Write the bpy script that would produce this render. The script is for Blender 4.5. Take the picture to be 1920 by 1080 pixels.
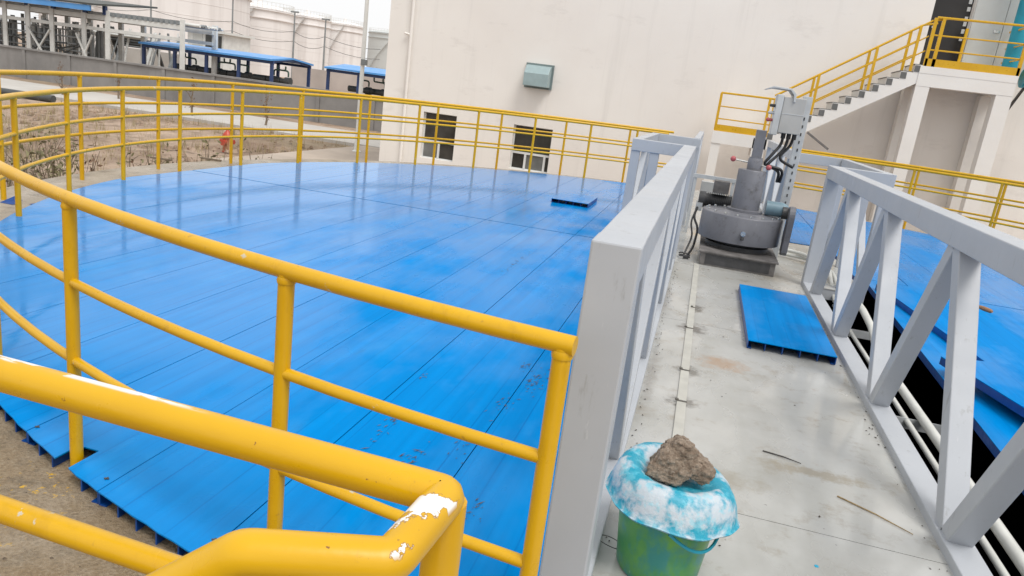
import bpy, bmesh, math, random
import numpy as np
from mathutils import Vector, Matrix
random.seed(7)
for o in list(bpy.data.objects): bpy.data.objects.remove(o, do_unlink=True)
scene = bpy.context.scene
COL = scene.collection
# ------------------------------------------------------------------ camera
FPX, PITCH, ROLL, YAW, HC = 1382.6, 0.2615, -0.1301, 0.2277, 1.6265
_cy, _sy, _cp, _sp = math.cos(YAW), math.sin(YAW), math.cos(PITCH), math.sin(PITCH)
FW = Vector((-_sy*_cp, _cy*_cp, -_sp)); _R0 = Vector((_cy, _sy, 0)); _D0 = FW.cross(_R0)
_c, _s = math.cos(ROLL), math.sin(ROLL)
RT = _c*_R0 + _s*_D0; DN = -_s*_R0 + _c*_D0
CAM = Vector((0, 0, HC))
def at(u, v, Y):
    """point of the vertical plane y = Y seen at photo pixel (u, v)"""
    d = FW*FPX + RT*(u-960) + DN*(v-540); return CAM + d*(Y/d.y)
def onz(u, v, z):
    d = FW*FPX + RT*(u-960) + DN*(v-540); return CAM + d*((z-HC)/d.z)
cd = bpy.data.cameras.new('camera'); cam = bpy.data.objects.new('camera', cd); COL.objects.link(cam)
cd.sensor_width = 36; cd.lens = 36*FPX/1920; cd.clip_start = 0.05; cd.clip_end = 3000
M = Matrix((RT, -DN, -FW)).transposed().to_4x4(); M.translation = CAM; cam.matrix_world = M
scene.camera = cam
# ------------------------------------------------------------------ sky, sun, exposure
SUN_EL, SUN_AZ = math.radians(60), math.radians(132)      # azimuth clockwise from +Y: from the right, a little behind the camera
w = bpy.data.worlds.new('World'); scene.world = w; w.use_nodes = True
nt = w.node_tree; bg = nt.nodes['Background']
sky = nt.nodes.new('ShaderNodeTexSky'); sky.sky_type = 'NISHITA'; sky.sun_disc = False
sky.sun_elevation = SUN_EL; sky.sun_rotation = SUN_AZ; sky.air_density = 1.6; sky.dust_density = 6
hs = nt.nodes.new('ShaderNodeHueSaturation'); hs.inputs['Saturation'].default_value = 0.12; hs.inputs['Value'].default_value = 1.0
mx = nt.nodes.new('ShaderNodeMix'); mx.data_type = 'RGBA'; mx.inputs['Factor'].default_value = 0.9
mx.inputs['B'].default_value = (7.6, 7.62, 7.65, 1)         # closed cloud cover, even and white
nt.links.new(sky.outputs[0], hs.inputs['Color']); nt.links.new(hs.outputs[0], mx.inputs['A'])
nt.links.new(mx.outputs['Result'], bg.inputs['Color']); bg.inputs['Strength'].default_value = 0.105
sd = bpy.data.lights.new('sun', 'SUN'); sd.energy = 1.5; sd.angle = math.radians(22); sd.color = (1, .965, .92)
so = bpy.data.objects.new('sun', sd); COL.objects.link(so)
sdir = Vector((math.sin(SUN_AZ)*math.cos(SUN_EL), math.cos(SUN_AZ)*math.cos(SUN_EL), math.sin(SUN_EL)))
so.rotation_euler = sdir.to_track_quat('Z', 'Y').to_euler(); so.location = (0, 0, 30)
vs = scene.view_settings; vs.view_transform = 'Standard'; vs.look = 'None'; vs.exposure = 0.42; vs.gamma = 1

# ------------------------------------------------------------------ helpers
class MB:
    def __init__(s): s.v = []; s.f = []; s.sm = []
    def add(s, vs_, fs, smooth=False):
        b = len(s.v); s.v += [tuple(x) for x in vs_]; s.f += [tuple(b+i for i in f) for f in fs]; s.sm += [smooth]*len(fs); return s
    def box(s, x0, x1, y0, y1, z0, z1):
        return s.add([(x0,y0,z0),(x1,y0,z0),(x1,y1,z0),(x0,y1,z0),(x0,y0,z1),(x1,y0,z1),(x1,y1,z1),(x0,y1,z1)],
            [(3,2,1,0),(4,5,6,7),(0,1,5,4),(1,2,6,5),(2,3,7,6),(3,0,4,7)])
    def beam(s, a, b, wd, ht, up=(0,0,1)):
        a = Vector(a); b = Vector(b); d = (b-a).normalized(); r = d.cross(Vector(up)).normalized(); u = r.cross(d)
        vs_ = [p + r*i*wd/2 + u*j*ht/2 for p in (a, b) for i, j in ((-1,-1),(1,-1),(1,1),(-1,1))]
        return s.add(vs_, [(3,2,1,0),(4,5,6,7),(0,1,5,4),(1,2,6,5),(2,3,7,6),(3,0,4,7)])
    def tube(s, pts, r, n=12, closed=False, cap=True):
        pts = [Vector(p) for p in pts]; N = len(pts); vs_ = []; prev = None
        for i, p in enumerate(pts):
            if closed: t = (pts[(i+1) % N]-pts[i-1]).normalized()
            elif i == 0: t = (pts[1]-p).normalized()
            elif i == N-1: t = (p-pts[i-1]).normalized()
            else: t = ((pts[i+1]-p).normalized()+(p-pts[i-1]).normalized()).normalized()
            if prev is None:
                q = Vector((0,0,1)) if abs(t.z) < .9 else Vector((1,0,0)); u = t.cross(q).normalized()
            else: u = (prev - t*prev.dot(t)).normalized()
            prev = u; w_ = t.cross(u); rr = r[i] if isinstance(r, (list, tuple)) else r
            k = 1.0
            if 0 < i < N-1 and not closed:
                cs = (pts[i+1]-p).normalized().dot((p-pts[i-1]).normalized()); k = 1.0
            for j in range(n):
                an = 2*math.pi*j/n; vs_.append(p + (u*math.cos(an)+w_*math.sin(an))*rr*(1 if k < 1.02 else 1+(k-1)*.6))
        fs = []
        for i in range(N if closed else N-1):
            for j in range(n):
                a = i*n+j; b = i*n+(j+1) % n; c = ((i+1) % N)*n+(j+1) % n; d = ((i+1) % N)*n+j; fs.append((a,b,c,d))
        s.add(vs_, fs, True)
        if cap and not closed:
            b = len(s.v)-N*n; s.f += [tuple(b+j for j in reversed(range(n))), tuple(b+(N-1)*n+j for j in range(n))]; s.sm += [False, False]
        return s
    def lathe(s, prof, c, n=32, smooth=True, cap=True, a0=0):
        vs_ = []; m = len(prof)
        for r, z in prof:
            for j in range(n):
                an = a0+2*math.pi*j/n; vs_.append((c[0]+r*math.cos(an), c[1]+r*math.sin(an), c[2]+z))
        fs = [(i*n+j, i*n+(j+1) % n, (i+1)*n+(j+1) % n, (i+1)*n+j) for i in range(m-1) for j in range(n)]
        s.add(vs_, fs, smooth)
        if cap:
            b = len(s.v)-m*n
            if prof[0][0] > 1e-4: s.f.append(tuple(b+j for j in reversed(range(n)))); s.sm.append(False)
            if prof[-1][0] > 1e-4: s.f.append(tuple(b+(m-1)*n+j for j in range(n))); s.sm.append(False)
        return s
    def prism(s, poly, y0, y1):          # poly in x,z extruded along y
        n = len(poly)
        return s.add([(x,y0,z) for x,z in poly]+[(x,y1,z) for x,z in poly],
            [tuple(range(n)), tuple(reversed(range(n,2*n)))]+[(i+n if 0 else i, i+n, (i+1) % n+n, (i+1) % n) for i in range(n)])
    def ball(s, c, r, n=10):
        pr = [(r*math.sin(math.pi*i/n), -r*math.cos(math.pi*i/n)) for i in range(n+1)]; pr[0] = (1e-5, -r); pr[-1] = (1e-5, r)
        return s.lathe(pr, c, n+4, True, False)
    def build(s, name, mat, parent=None, bevel=0, label=None, sharp=40):
        me = bpy.data.meshes.new(name); me.from_pydata(s.v, [], s.f); me.update()
        bm = bmesh.new(); bm.from_mesh(me); bmesh.ops.recalc_face_normals(bm, faces=bm.faces); bm.to_mesh(me); bm.free()
        me.polygons.foreach_set('use_smooth', s.sm)
        if any(s.sm): me.set_sharp_from_angle(angle=math.radians(sharp))
        me.materials.append(MT[mat])
        o = bpy.data.objects.new(name, me); COL.objects.link(o)
        if parent is not None:
            o.parent = parent; off = Vector((0,0,0)); q = parent
            while q: off += q.location; q = q.parent
            o.location = -off
        if bevel:
            b = o.modifiers.new('bevel', 'BEVEL'); b.width = bevel; b.segments = 2; b.limit_method = 'ANGLE'; b.angle_limit = math.radians(50)
        if label: o['label'] = label
        return o
def tag(o, label=None, cat=None, group=None, kind=None):
    if label: o['label'] = label
    if cat: o['category'] = cat
    if group: o['group'] = group
    if kind: o['kind'] = kind
    return o
def thing(name, label, cat, loc, group=None):
    o = bpy.data.objects.new(name, None); COL.objects.link(o); o.location = loc; o.empty_display_size = .1
    return tag(o, label, cat, group)

# ------------------------------------------------------------------ materials
MT = {}
class NB:
    def __init__(s, name):
        s.m = bpy.data.materials.new(name); s.m.use_nodes = True; s.t = s.m.node_tree; s.b = s.t.nodes['Principled BSDF']; MT[name] = s.m
        g = s.t.nodes.new('ShaderNodeNewGeometry'); s.pos = g.outputs['Position']; s.geo = g
    def n(s, typ, **kw):
        x = s.t.nodes.new(typ)
        for k, v in kw.items(): setattr(x, k, v)
        return x
    def l(s, a, b): s.t.links.new(a, b)
    def scaled(s, sc):
        m = s.n('ShaderNodeMapping'); m.inputs['Scale'].default_value = sc; s.l(s.pos, m.inputs['Vector']); return m.outputs[0]
    def noise(s, scale, detail=4, rough=.55, vec=None, dist=0):
        x = s.n('ShaderNodeTexNoise'); x.inputs['Scale'].default_value = scale; x.inputs['Detail'].default_value = detail
        x.inputs['Roughness'].default_value = rough; x.inputs['Distortion'].default_value = dist; s.l(vec or s.pos, x.inputs['Vector']); return x.outputs['Fac']
    def ramp(s, fac, a, b, lo=0., hi=1.):
        r = s.n('ShaderNodeMapRange'); r.inputs[1].default_value = a; r.inputs[2].default_value = b; r.inputs[3].default_value = lo; r.inputs[4].default_value = hi
        s.l(fac, r.inputs[0]); return r.outputs[0]
    def math(s, op, a, b):
        m = s.n('ShaderNodeMath', operation=op)
        for i, x in enumerate((a, b)):
            if isinstance(x, (int, float)): m.inputs[i].default_value = x
            else: s.l(x, m.inputs[i])
        return m.outputs[0]
    def mix(s, fac, a, b):
        m = s.n('ShaderNodeMix', data_type='RGBA')
        if isinstance(fac, (int, float)): m.inputs['Factor'].default_value = fac
        else: s.l(fac, m.inputs['Factor'])
        for k, x in (('A', a), ('B', b)):
            if isinstance(x, tuple): m.inputs[k].default_value = x+(1,)
            else: s.l(x, m.inputs[k])
        return m.outputs['Result']
    def xyz(s, vec=None):
        x = s.n('ShaderNodeSeparateXYZ'); s.l(vec or s.pos, x.inputs[0]); return x.outputs
    def bump(s, h, st=.3, d=.01):
        b = s.n('ShaderNodeBump'); b.inputs['Strength'].default_value = st; b.inputs['Distance'].default_value = d; s.l(h, b.inputs['Height']); s.l(b.outputs[0], s.b.inputs['Normal'])
    def out(s, col=None, rough=None, metal=None, spec=None):
        for k, v in (('Base Color', col), ('Roughness', rough), ('Metallic', metal), ('Specular IOR Level', spec)):
            if v is None: continue
            if isinstance(v, tuple): s.b.inputs[k].default_value = v+(1,)
            elif isinstance(v, (int, float)): s.b.inputs[k].default_value = v
            else: s.l(v, s.b.inputs[k])
        return s
def mul(c, k): return tuple(x*k for x in c)
def simple(name, c, rough=.5, sc=6, var=.15, bump=.1, metal=0, spec=.5, bs=60, bd=.004):
    b = NB(name); f = b.ramp(b.noise(sc, 5), .3, .7)
    b.out(b.mix(f, mul(c, 1-var), mul(c, 1+var)), b.ramp(b.noise(sc*3, 3), .3, .7, max(.05, rough-.08), min(1, rough+.08)), metal, spec)
    if bump: b.bump(b.noise(bs, 3), bump, bd)
    return b
# yellow enamel on pipe, with peeled spots down to the pale primer
b = NB('yellow_paint'); f = b.ramp(b.noise(3, 5), .3, .7); c = b.mix(f, (.59,.325,.001), (.66,.38,.0015))
gr = b.ramp(b.noise(1, 5, .7, b.scaled((22, 22, 6))), .55, .75); c = b.mix(b.math('MULTIPLY', gr, .30), c, (.36,.19,.01)); ch = b.ramp(b.noise(9, 6, .65), .68, .695); c = b.mix(ch, c, (.52,.47,.36)); dt = b.ramp(b.noise(26, 4), .66, .74); c = b.mix(b.math('MULTIPLY', dt, .5), c, (.30,.15,.03))
b.out(c, b.ramp(b.noise(12, 3), .3, .7, .24, .42)); b.bump(b.noise(18, 4), .25, .004)
b = NB('yellow_paint_chipped'); f = b.ramp(b.noise(4, 5), .3, .7); c = b.mix(f, (.60,.335,.001), (.67,.385,.0015))
px, py, pz = b.xyz()
top = b.ramp(pz, 1.162, 1.168); streak = b.ramp(b.noise(1, 5, .6, b.scaled((9, 30, 30))), .47, .52)
xm = b.math('MULTIPLY', b.ramp(px, -.98, -.9), b.ramp(px, -.55, -.62)); m1 = b.math('MULTIPLY', b.math('MULTIPLY', b.math('MULTIPLY', top, b.ramp(py, .757, .761)), streak), xm)
m2 = b.math('MULTIPLY', b.math('MULTIPLY', b.ramp(b.noise(20, 6, .6), .555, .57), b.math('MULTIPLY', b.ramp(px, -.262, -.25), b.ramp(py, .752, .745))), b.ramp(pz, 1.152, 1.158))
m0 = b.math('MULTIPLY', b.math('MULTIPLY', b.ramp(b.noise(20, 6, .6), .540, .552), b.math('MULTIPLY', b.ramp(px, -.264, -.252), b.ramp(py, .754, .747))), b.ramp(pz, 1.150, 1.156)); c = b.mix(b.math('MULTIPLY', m0, .8), c, (.27,.13,.03))
mm = b.math('MAXIMUM', m1, m2); c = b.mix(mm, c, (.80,.78,.74)); rs = b.ramp(b.noise(60, 4), .69, .72); c = b.mix(rs, c, (.22,.09,.02))
b.out(c, b.ramp(b.noise(12, 3), .3, .7, .24, .42)); b.bump(b.math('SUBTRACT', b.noise(16, 4), b.math('MULTIPLY', mm, .8)), .3, .004)
# blue pultruded cover sheet, wet in places
def blue(name, wet):
    b = NB(name); st = b.noise(1, 4, .6, b.scaled((14, .55, 4))); st2 = b.noise(1, 3, .5, b.scaled((3.2, .25, 4)))
    c = b.mix(b.ramp(st, .3, .72), (.0001,.185,.52), (.0002,.240,.64)); c = b.mix(b.math('MULTIPLY', b.ramp(st2, .35, .7), .45), c, (.0002,.205,.55))
    scf = b.math('MULTIPLY', b.ramp(b.noise(1, 7, .75, b.scaled((11, 2.6, 4)), .5), .60, .72), b.ramp(b.noise(.8, 3), .42, .62)); c = b.mix(b.math('MULTIPLY', scf, .35), c, (.03,.11,.27))
    haze = b.ramp(b.noise(1, 6, .7, b.scaled((2.6, .8, 2))), .56, .78); c = b.mix(b.math('MULTIPLY', haze, .30), c, (.05,.36,.70))
    px, py, pz = b.xyz()
    # shallow moulding line over every rib
    g = b.math('ABSOLUTE', b.math('SUBTRACT', b.math('FRACT', b.math('DIVIDE', px, .115), 0), .5), 0)
    gl = b.math('MULTIPLY', b.ramp(g, .05, .0), b.ramp(b.noise(1, 3, .5, b.scaled((8, .5, 1))), .35, .65))
    c = b.mix(b.math('MULTIPLY', gl, .55), c, (.0003,.09,.34))
    far = b.math('ADD', b.ramp(px, -1.4, -4.0), b.ramp(py, 7., 13.)); wn = b.math('ADD', b.ramp(b.noise(1, 5, .6, b.scaled((.9, .45, 1))), .36, .64), b.math('MULTIPLY', far, .6))
    b.out(c, b.ramp(wn, .25, 1.2, .42, wet), None, b.ramp(wn, .3, 1.3, .01, .27)); b.b.inputs['IOR'].default_value = 1.42
    b.bump(b.math('ADD', b.math('ADD', b.noise(1, 3, .5, b.scaled((9, 1.1, 3))), b.math('MULTIPLY', b.noise(1, 2, .5, b.scaled((45, 45, 45))), .10)), b.math('MULTIPLY', gl, -.25)), .10, .010)
    return b
blue('blue_panel', .07); blue('blue_panel_dry', .22)
simple('blue_side', (.002,.055,.25), .4, 12, .2, .05)  # panel blue darkened for ribs: shade of the open cells put into the colour
# grey structural paint
b = NB('grey_paint'); f = b.ramp(b.noise(1.4, 5), .3, .7); c = b.mix(f, (.385,.405,.435), (.445,.465,.495))
dt = b.ramp(b.noise(1, 6, .7, b.scaled((26, 26, 5))), .60, .74); c = b.mix(b.math('MULTIPLY', dt, .6), c, (.23,.225,.215)); rs = b.ramp(b.noise(16, 7, .75), .715, .735); c = b.mix(b.math('MULTIPLY', rs, .75), c, (.17,.12,.085)); sc_ = b.ramp(b.noise(1, 5, .7, b.scaled((40, 6, 6))), .66, .70); c = b.mix(b.math('MULTIPLY', sc_, .35), c, (.60,.61,.62))
b.out(c, b.ramp(b.noise(5, 3), .3, .7, .36, .55)); b.bump(b.noise(14, 4), .10, .004)
b = simple('dark_grey_paint', (.15,.153,.172), .42, 3, .16, .12); src = b.b.inputs['Base Color'].links[0].from_socket; gq = b.ramp(b.noise(9, 7, .75), .54, .70); cq = b.mix(b.math('MULTIPLY', gq, .65), src, (.055,.05,.045)); g3 = b.ramp(b.noise(1, 5, .7, b.scaled((30, 30, 5))), .62, .74); cq = b.mix(b.math('MULTIPLY', g3, .4), cq, (.30,.29,.28)); b.out(cq); simple('light_galv', (.52,.54,.55), .42, 7, .12, .1, .3)
simple('box_grey', (.40,.40,.39), .4, 4, .08, .05); simple('black_rubber', (.012,.012,.013), .45, 8, .3, .1)
simple('dark_steel', (.05,.05,.052), .5, 10, .35, .3); simple('rust_base', (.15,.14,.135), .6, 10, .35, .3)
simple('motor_blue', (.16,.25,.30), .4, 6, .15, .1); simple('red_plastic', (.42,.09,.10), .35, 9, .1, .03); simple('chrome', (.6,.6,.58), .25, 9, .1, .03, 1)
# deck plate
b = NB('deck_paint'); f = b.ramp(b.noise(1.1, 6, .6), .3, .7); c = b.mix(f, (.31,.305,.275), (.455,.455,.44))
wet = b.ramp(b.noise(.9, 5, .6, b.scaled((1.6,.8,1))), .42, .56); c = b.mix(b.math('MULTIPLY', wet, .35), c, (.56,.56,.54))
du = b.ramp(b.noise(4, 8, .75), .54, .72); c = b.mix(b.math('MULTIPLY', du, .75), c, (.25,.21,.15)); ru = b.ramp(b.noise(2.3, 7, .72, None, .4), .60, .74); c = b.mix(b.math('MULTIPLY', ru, .65), c, (.30,.19,.10))
px, py, pz = b.xyz(); wob = b.noise(14, 5, .7)
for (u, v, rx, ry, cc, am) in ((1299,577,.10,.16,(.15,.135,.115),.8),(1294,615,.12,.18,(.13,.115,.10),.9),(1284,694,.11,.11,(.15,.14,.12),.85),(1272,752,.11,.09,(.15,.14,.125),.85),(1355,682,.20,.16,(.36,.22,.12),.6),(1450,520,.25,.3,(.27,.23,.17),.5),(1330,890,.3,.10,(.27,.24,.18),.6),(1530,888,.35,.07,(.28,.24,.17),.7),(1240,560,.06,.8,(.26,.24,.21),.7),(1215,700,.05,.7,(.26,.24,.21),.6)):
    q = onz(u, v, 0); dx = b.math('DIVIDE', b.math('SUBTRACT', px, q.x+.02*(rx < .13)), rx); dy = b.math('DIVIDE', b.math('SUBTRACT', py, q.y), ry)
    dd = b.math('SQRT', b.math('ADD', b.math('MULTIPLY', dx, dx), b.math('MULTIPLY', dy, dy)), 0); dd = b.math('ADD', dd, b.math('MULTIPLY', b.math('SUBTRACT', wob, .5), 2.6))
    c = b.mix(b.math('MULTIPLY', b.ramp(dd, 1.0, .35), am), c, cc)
sp = b.ramp(b.noise(34, 3, .5), .735, .75); c = b.mix(b.math('MULTIPLY', sp, .8), c, (.06,.05,.045))
b.out(c, b.ramp(wet, 0, 1, .42, .09)); ck = b.n('ShaderNodeTexChecker'); ck.inputs['Scale'].default_value = 55; b.l(b.pos, ck.inputs['Vector'])
b.bump(b.math('ADD', b.math('MULTIPLY', ck.outputs['Fac'], .22), b.noise(7, 4)), .10, .004)
simple('strip_paint', (.46,.45,.405), .45, 7, .12, .1); simple('stain_grime', (.125,.115,.10), .6, 20, .4, .2)
# concrete
b = NB('rim_concrete'); f = b.ramp(b.noise(1.2, 7, .65), .32, .68); c = b.mix(f, (.33,.27,.195), (.56,.49,.40))
px, py, pz = b.xyz(); nr = b.ramp(py, 4.5, 1.5); c = b.mix(b.math('MULTIPLY', nr, b.ramp(b.noise(3.1, 6, .7), .25, .55, .35, 1.)), c, (.24,.165,.085))
dk = b.ramp(b.noise(5, 8, .75), .52, .68); c = b.mix(b.math('MULTIPLY', dk, .75), c, (.14,.115,.08)); ye = b.ramp(b.noise(24, 6, .75), .60, .62)
ym = b.math('MULTIPLY', b.math('MULTIPLY', b.ramp(px, -1.95, -2.1), b.ramp(px, -2.42, -2.25)), b.ramp(py, 2.5, 2.3)); c = b.mix(b.math('MULTIPLY', ye, ym), c, (.72,.42,.02))
gv = b.ramp(b.noise(70, 4, .7), .35, .65); c = b.mix(b.math('MULTIPLY', b.ramp(gv, .55, 1), .35), c, (.42,.36,.27)); c = b.mix(b.math('MULTIPLY', b.ramp(gv, .45, 0), .45), c, (.10,.075,.045)); b.out(c, b.ramp(b.noise(.8, 4), .38, .6, .20, .7)); b.bump(b.math('ADD', b.noise(22, 7, .75), b.math('MULTIPLY', gv, .4)), .8, .015)
b = NB('facade'); f = b.ramp(b.noise(.35, 5, .6), .3, .7); c = b.mix(f, (.775,.735,.69), (.83,.80,.755))
sm = b.ramp(b.noise(1, 6, .7, b.scaled((.8, 1, 2.0))), .58, .74); c = b.mix(b.math('MULTIPLY', sm, .45), c, (.60,.56,.52)); v = b.ramp(b.noise(1, 5, .65, b.scaled((3.0, 1, .18))), .54, .75); c = b.mix(b.math('MULTIPLY', v, .4), c, (.64,.61,.57))
b.out(c, .75); b.bump(b.noise(30, 5), .15, .01)
b = NB('stair_concrete'); f = b.ramp(b.noise(.8, 5, .6), .3, .7); c = b.mix(f, (.74,.715,.68), (.80,.78,.745)); b.out(c, .75); b.bump(b.noise(30, 5), .15, .01)
simple('step_dark', (.13,.13,.125), .6, 6, .2, .2)
b = NB('fence_concrete'); f = b.ramp(b.noise(.7, 6, .6), .3, .7); c = b.mix(f, (.20,.195,.19), (.285,.275,.265)); v = b.ramp(b.noise(1, 4, .6, b.scaled((1.8, 1, .3))), .55, .75); c = b.mix(b.math('MULTIPLY', v, .4), c, (.17,.16,.15)); b.out(c, .85)
b = NB('soil'); f = b.ramp(b.noise(.35, 8, .65), .35, .65); c = b.mix(f, (.25,.17,.115), (.54,.41,.31)); g = b.ramp(b.noise(.13, 5, .6), .52, .66); c = b.mix(b.math('MULTIPLY', g, .5), c, (.20,.17,.095)); d2 = b.ramp(b.noise(1.6, 8, .75), .50, .66); c = b.mix(b.math('MULTIPLY', d2, .65), c, (.14,.09,.06)); st_ = b.ramp(b.noise(6, 5, .7), .66, .72); c = b.mix(b.math('MULTIPLY', st_, .7), c, (.52,.45,.38)); b.out(c, .9); b.bump(b.noise(2.2, 8, .72), 1.0, .2)
b = NB('path_concrete'); f = b.ramp(b.noise(.4, 6, .6), .3, .7); b.out(b.mix(f, (.40,.375,.34), (.50,.475,.44)), .7); b.bump(b.noise(12, 5), .2, .01)
simple('bund_pink', (.50,.44,.40), .8, .4, .15, .1)
simple('straw', (.33,.27,.15), .8, 3, .3, 0)
simple('litter_grit', (.13,.10,.07), .9, 30, .6, .2)
simple('sandy_paving', (.40,.335,.275), .8, .5, .18, .2)
simple('sludge_water', (.006,.006,.007), .5, 2, .3, 0, 0, .08); simple('tank_wall_dark', (.05,.048,.045), .9, 1, .3, .2)
simple('window_glass', (.045,.044,.040), .10, 2, .35, 0, 0, .45); simple('glass_pale', (.16,.165,.16), .15, 2, .3, 0, 0, .5); simple('window_frame', (.66,.67,.66), .4, 6, .06, .02)
simple('door_dark', (.016,.014,.013), .35, 2, .3, .05); simple('door_white', (.52,.53,.51), .45, 2, .08, .05); simple('teal_paint', (.006,.26,.36), .4, 3, .15, .05)
simple('hood_teal', (.30,.39,.40), .4, 4, .1, .05); simple('hood_dark', (.17,.22,.22), .5, 4, .1, .05)
simple('white_steel', (.66,.665,.64), .5, 2, .10, .02); simple('navy_steel', (.028,.055,.15), .5, 2, .15, .02); simple('roof_blue', (.085,.30,.66), .4, .6, .12, .03); simple('roof_dark', (.06,.065,.06), .6, .6, .2, .05)
b = NB('tank_white'); f = b.ramp(b.noise(.06, 5, .6), .3, .7); c = b.mix(f, (.74,.71,.695), (.79,.765,.75)); v = b.ramp(b.noise(1, 4, .6, b.scaled((.5,.5,.03))), .48, .72); c = b.mix(b.math('MULTIPLY', v, .55), c, (.52,.48,.46)); b.out(c, .55)
simple('tank_grey', (.52,.54,.53), .6, .05, .08, 0); simple('pipe_green', (.05,.10,.075), .5, 1, .2, .02); simple('pump_dark', (.06,.065,.065), .5, 2, .3, .05); simple('pipe_grey', (.22,.235,.24), .5, 1, .25, .02)
simple('pole_white', (.70,.71,.69), .4, 1, .06, 0); simple('hydrant_red', (.42,.055,.03), .4, 6, .12, .05); simple('bark', (.20,.155,.11), .9, 20, .3, .4); simple('leaf_olive', (.17,.155,.075), .7, 9, .4, 0); simple('leaf_brown', (.16,.09,.05), .7, 9, .4, 0)
simple('cable_dark', (.10,.10,.10), .6, 2, .1, 0); simple('pvc_white', (.62,.62,.58), .4, 4, .12, .06); simple('twig', (.30,.21,.10), .8, 60, .3, .3); simple('twig_dark', (.045,.04,.035), .7, 60, .3, .3); simple('litter', (.05,.04,.03), .8, 40, .5, .2)
simple('cigar_leaf', (.33,.17,.08), .7, 70, .35, .4); simple('blue_drop', (.01,.35,.55), .4, 30, .1, 0)
simple('mud', (.10,.075,.06), .85, 60, .5, .3)
# bucket, lid, stone
b = NB('bucket_green'); f = b.ramp(b.noise(6, 5, .6), .35, .65); c = b.mix(f, (.035,.22,.075), (.11,.33,.05)); st = b.ramp(b.noise(1, 5, .6, b.scaled((9, 9, 5))), .46, .58); c = b.mix(b.math('MULTIPLY', st, .75), c, (.01,.20,.24))
wh = b.ramp(b.noise(1, 5, .7, b.scaled((30, 30, 12))), .68, .72); c = b.mix(b.math('MULTIPLY', wh, .6), c, (.35,.50,.40)); b.out(c, .35); b.bump(b.noise(14, 4), .15, .006)
b = NB('lid_paint'); f = b.ramp(b.noise(10, 6, .60, None, .2), .46, .58); c = b.mix(f, (.008,.30,.43), (.50,.56,.61)); f2 = b.ramp(b.noise(26, 5, .65), .52, .62); c = b.mix(b.math('MULTIPLY', f2, .45), c, (.16,.56,.68)); b.out(c, .42); b.bump(b.noise(16, 5, .65), .5, .014)
b.b.inputs['Subsurface Weight'].default_value = 0.05
b = NB('stone'); f = b.ramp(b.noise(38, 8, .75), .35, .65); c = b.mix(f, (.18,.125,.085), (.50,.40,.31)); g = b.ramp(b.noise(85, 4, .6), .60, .68); c = b.mix(b.math('MULTIPLY', g, .7), c, (.55,.47,.39)); b.out(c, .9); b.bump(b.noise(50, 8, .75), 1.0, .02)

# ------------------------------------------------------------------ setting
GZ = -1.4
XC, YC = 0.49, 8.97
R_IN, R_OUT, R_EDGE = 7.29, 7.77, 7.36
def ringp(a, r, z): return Vector((XC+r*math.cos(a), YC+r*math.sin(a), z))
bm = MB(); N = 60
gx = [-300, -200, -120]+[-80+160*i/40 for i in range(41)]+[120, 200, 300]; gy = [-80, -60, -45]+[-30+120*i/40 for i in range(41)]+[150, 220, 320]
hole = lambda x, y: 0
vs_ = []
for y in gy:
    for x in gx:
        rr = math.hypot(x-XC, y-YC); amp = .22 if (rr > 11 and y < 26 and abs(x) < 80) else 0.0
        vs_.append((x, y, GZ + amp*(math.sin(x*.9+y*.37)+math.sin(y*.8-x*.31+1))/2))
nx = len(gx)
fs = [(j*nx+i, j*nx+i+1, (j+1)*nx+i+1, (j+1)*nx+i) for j in range(len(gy)-1) for i in range(nx-1) if math.hypot((gx[i]+gx[i+1])/2-XC, (gy[j]+gy[j+1])/2-YC) > 5.2]
bm.add(vs_, fs, True); tag(bm.build('ground', 'soil'), kind='structure')
p0 = MB(); yA, yB = 27.7, 33.1
p0.box(-70, -11, yA, yB, GZ-.2, GZ+.125); path = tag(p0.build('path', 'path_concrete'), kind='structure')
p1 = MB(); p1.box(-13.2, -6.6, 17.9, 27.6, GZ-.2, GZ+.11); tag(p1.build('pavement', 'sandy_paving'), kind='structure')
# --- tank
tank = thing('settling_tank', 'round concrete settling tank with wet sandy coloured rim', 'tank', (XC, YC, GZ))
m = MB(); prof = [(7.02,-4.2),(7.02,-.06),(8.06,-.06),(8.06,GZ-.1)]
m.lathe(prof, (XC, YC, 0), 128, False, False); m.build('tank_rim', 'rim_concrete', tank, .0)
m = MB(); m.lathe([(1e-4,-1.9),(7.03,-1.9)], (XC, YC, 0), 64, False, False); tag(m.build('water', 'sludge_water'), kind='structure')
m = MB(); m.lathe([(7.015,-1.9),(7.015,-.09)], (XC, YC, 0), 96, True, False); m.build('inner_wall', 'tank_wall_dark', tank)
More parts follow.
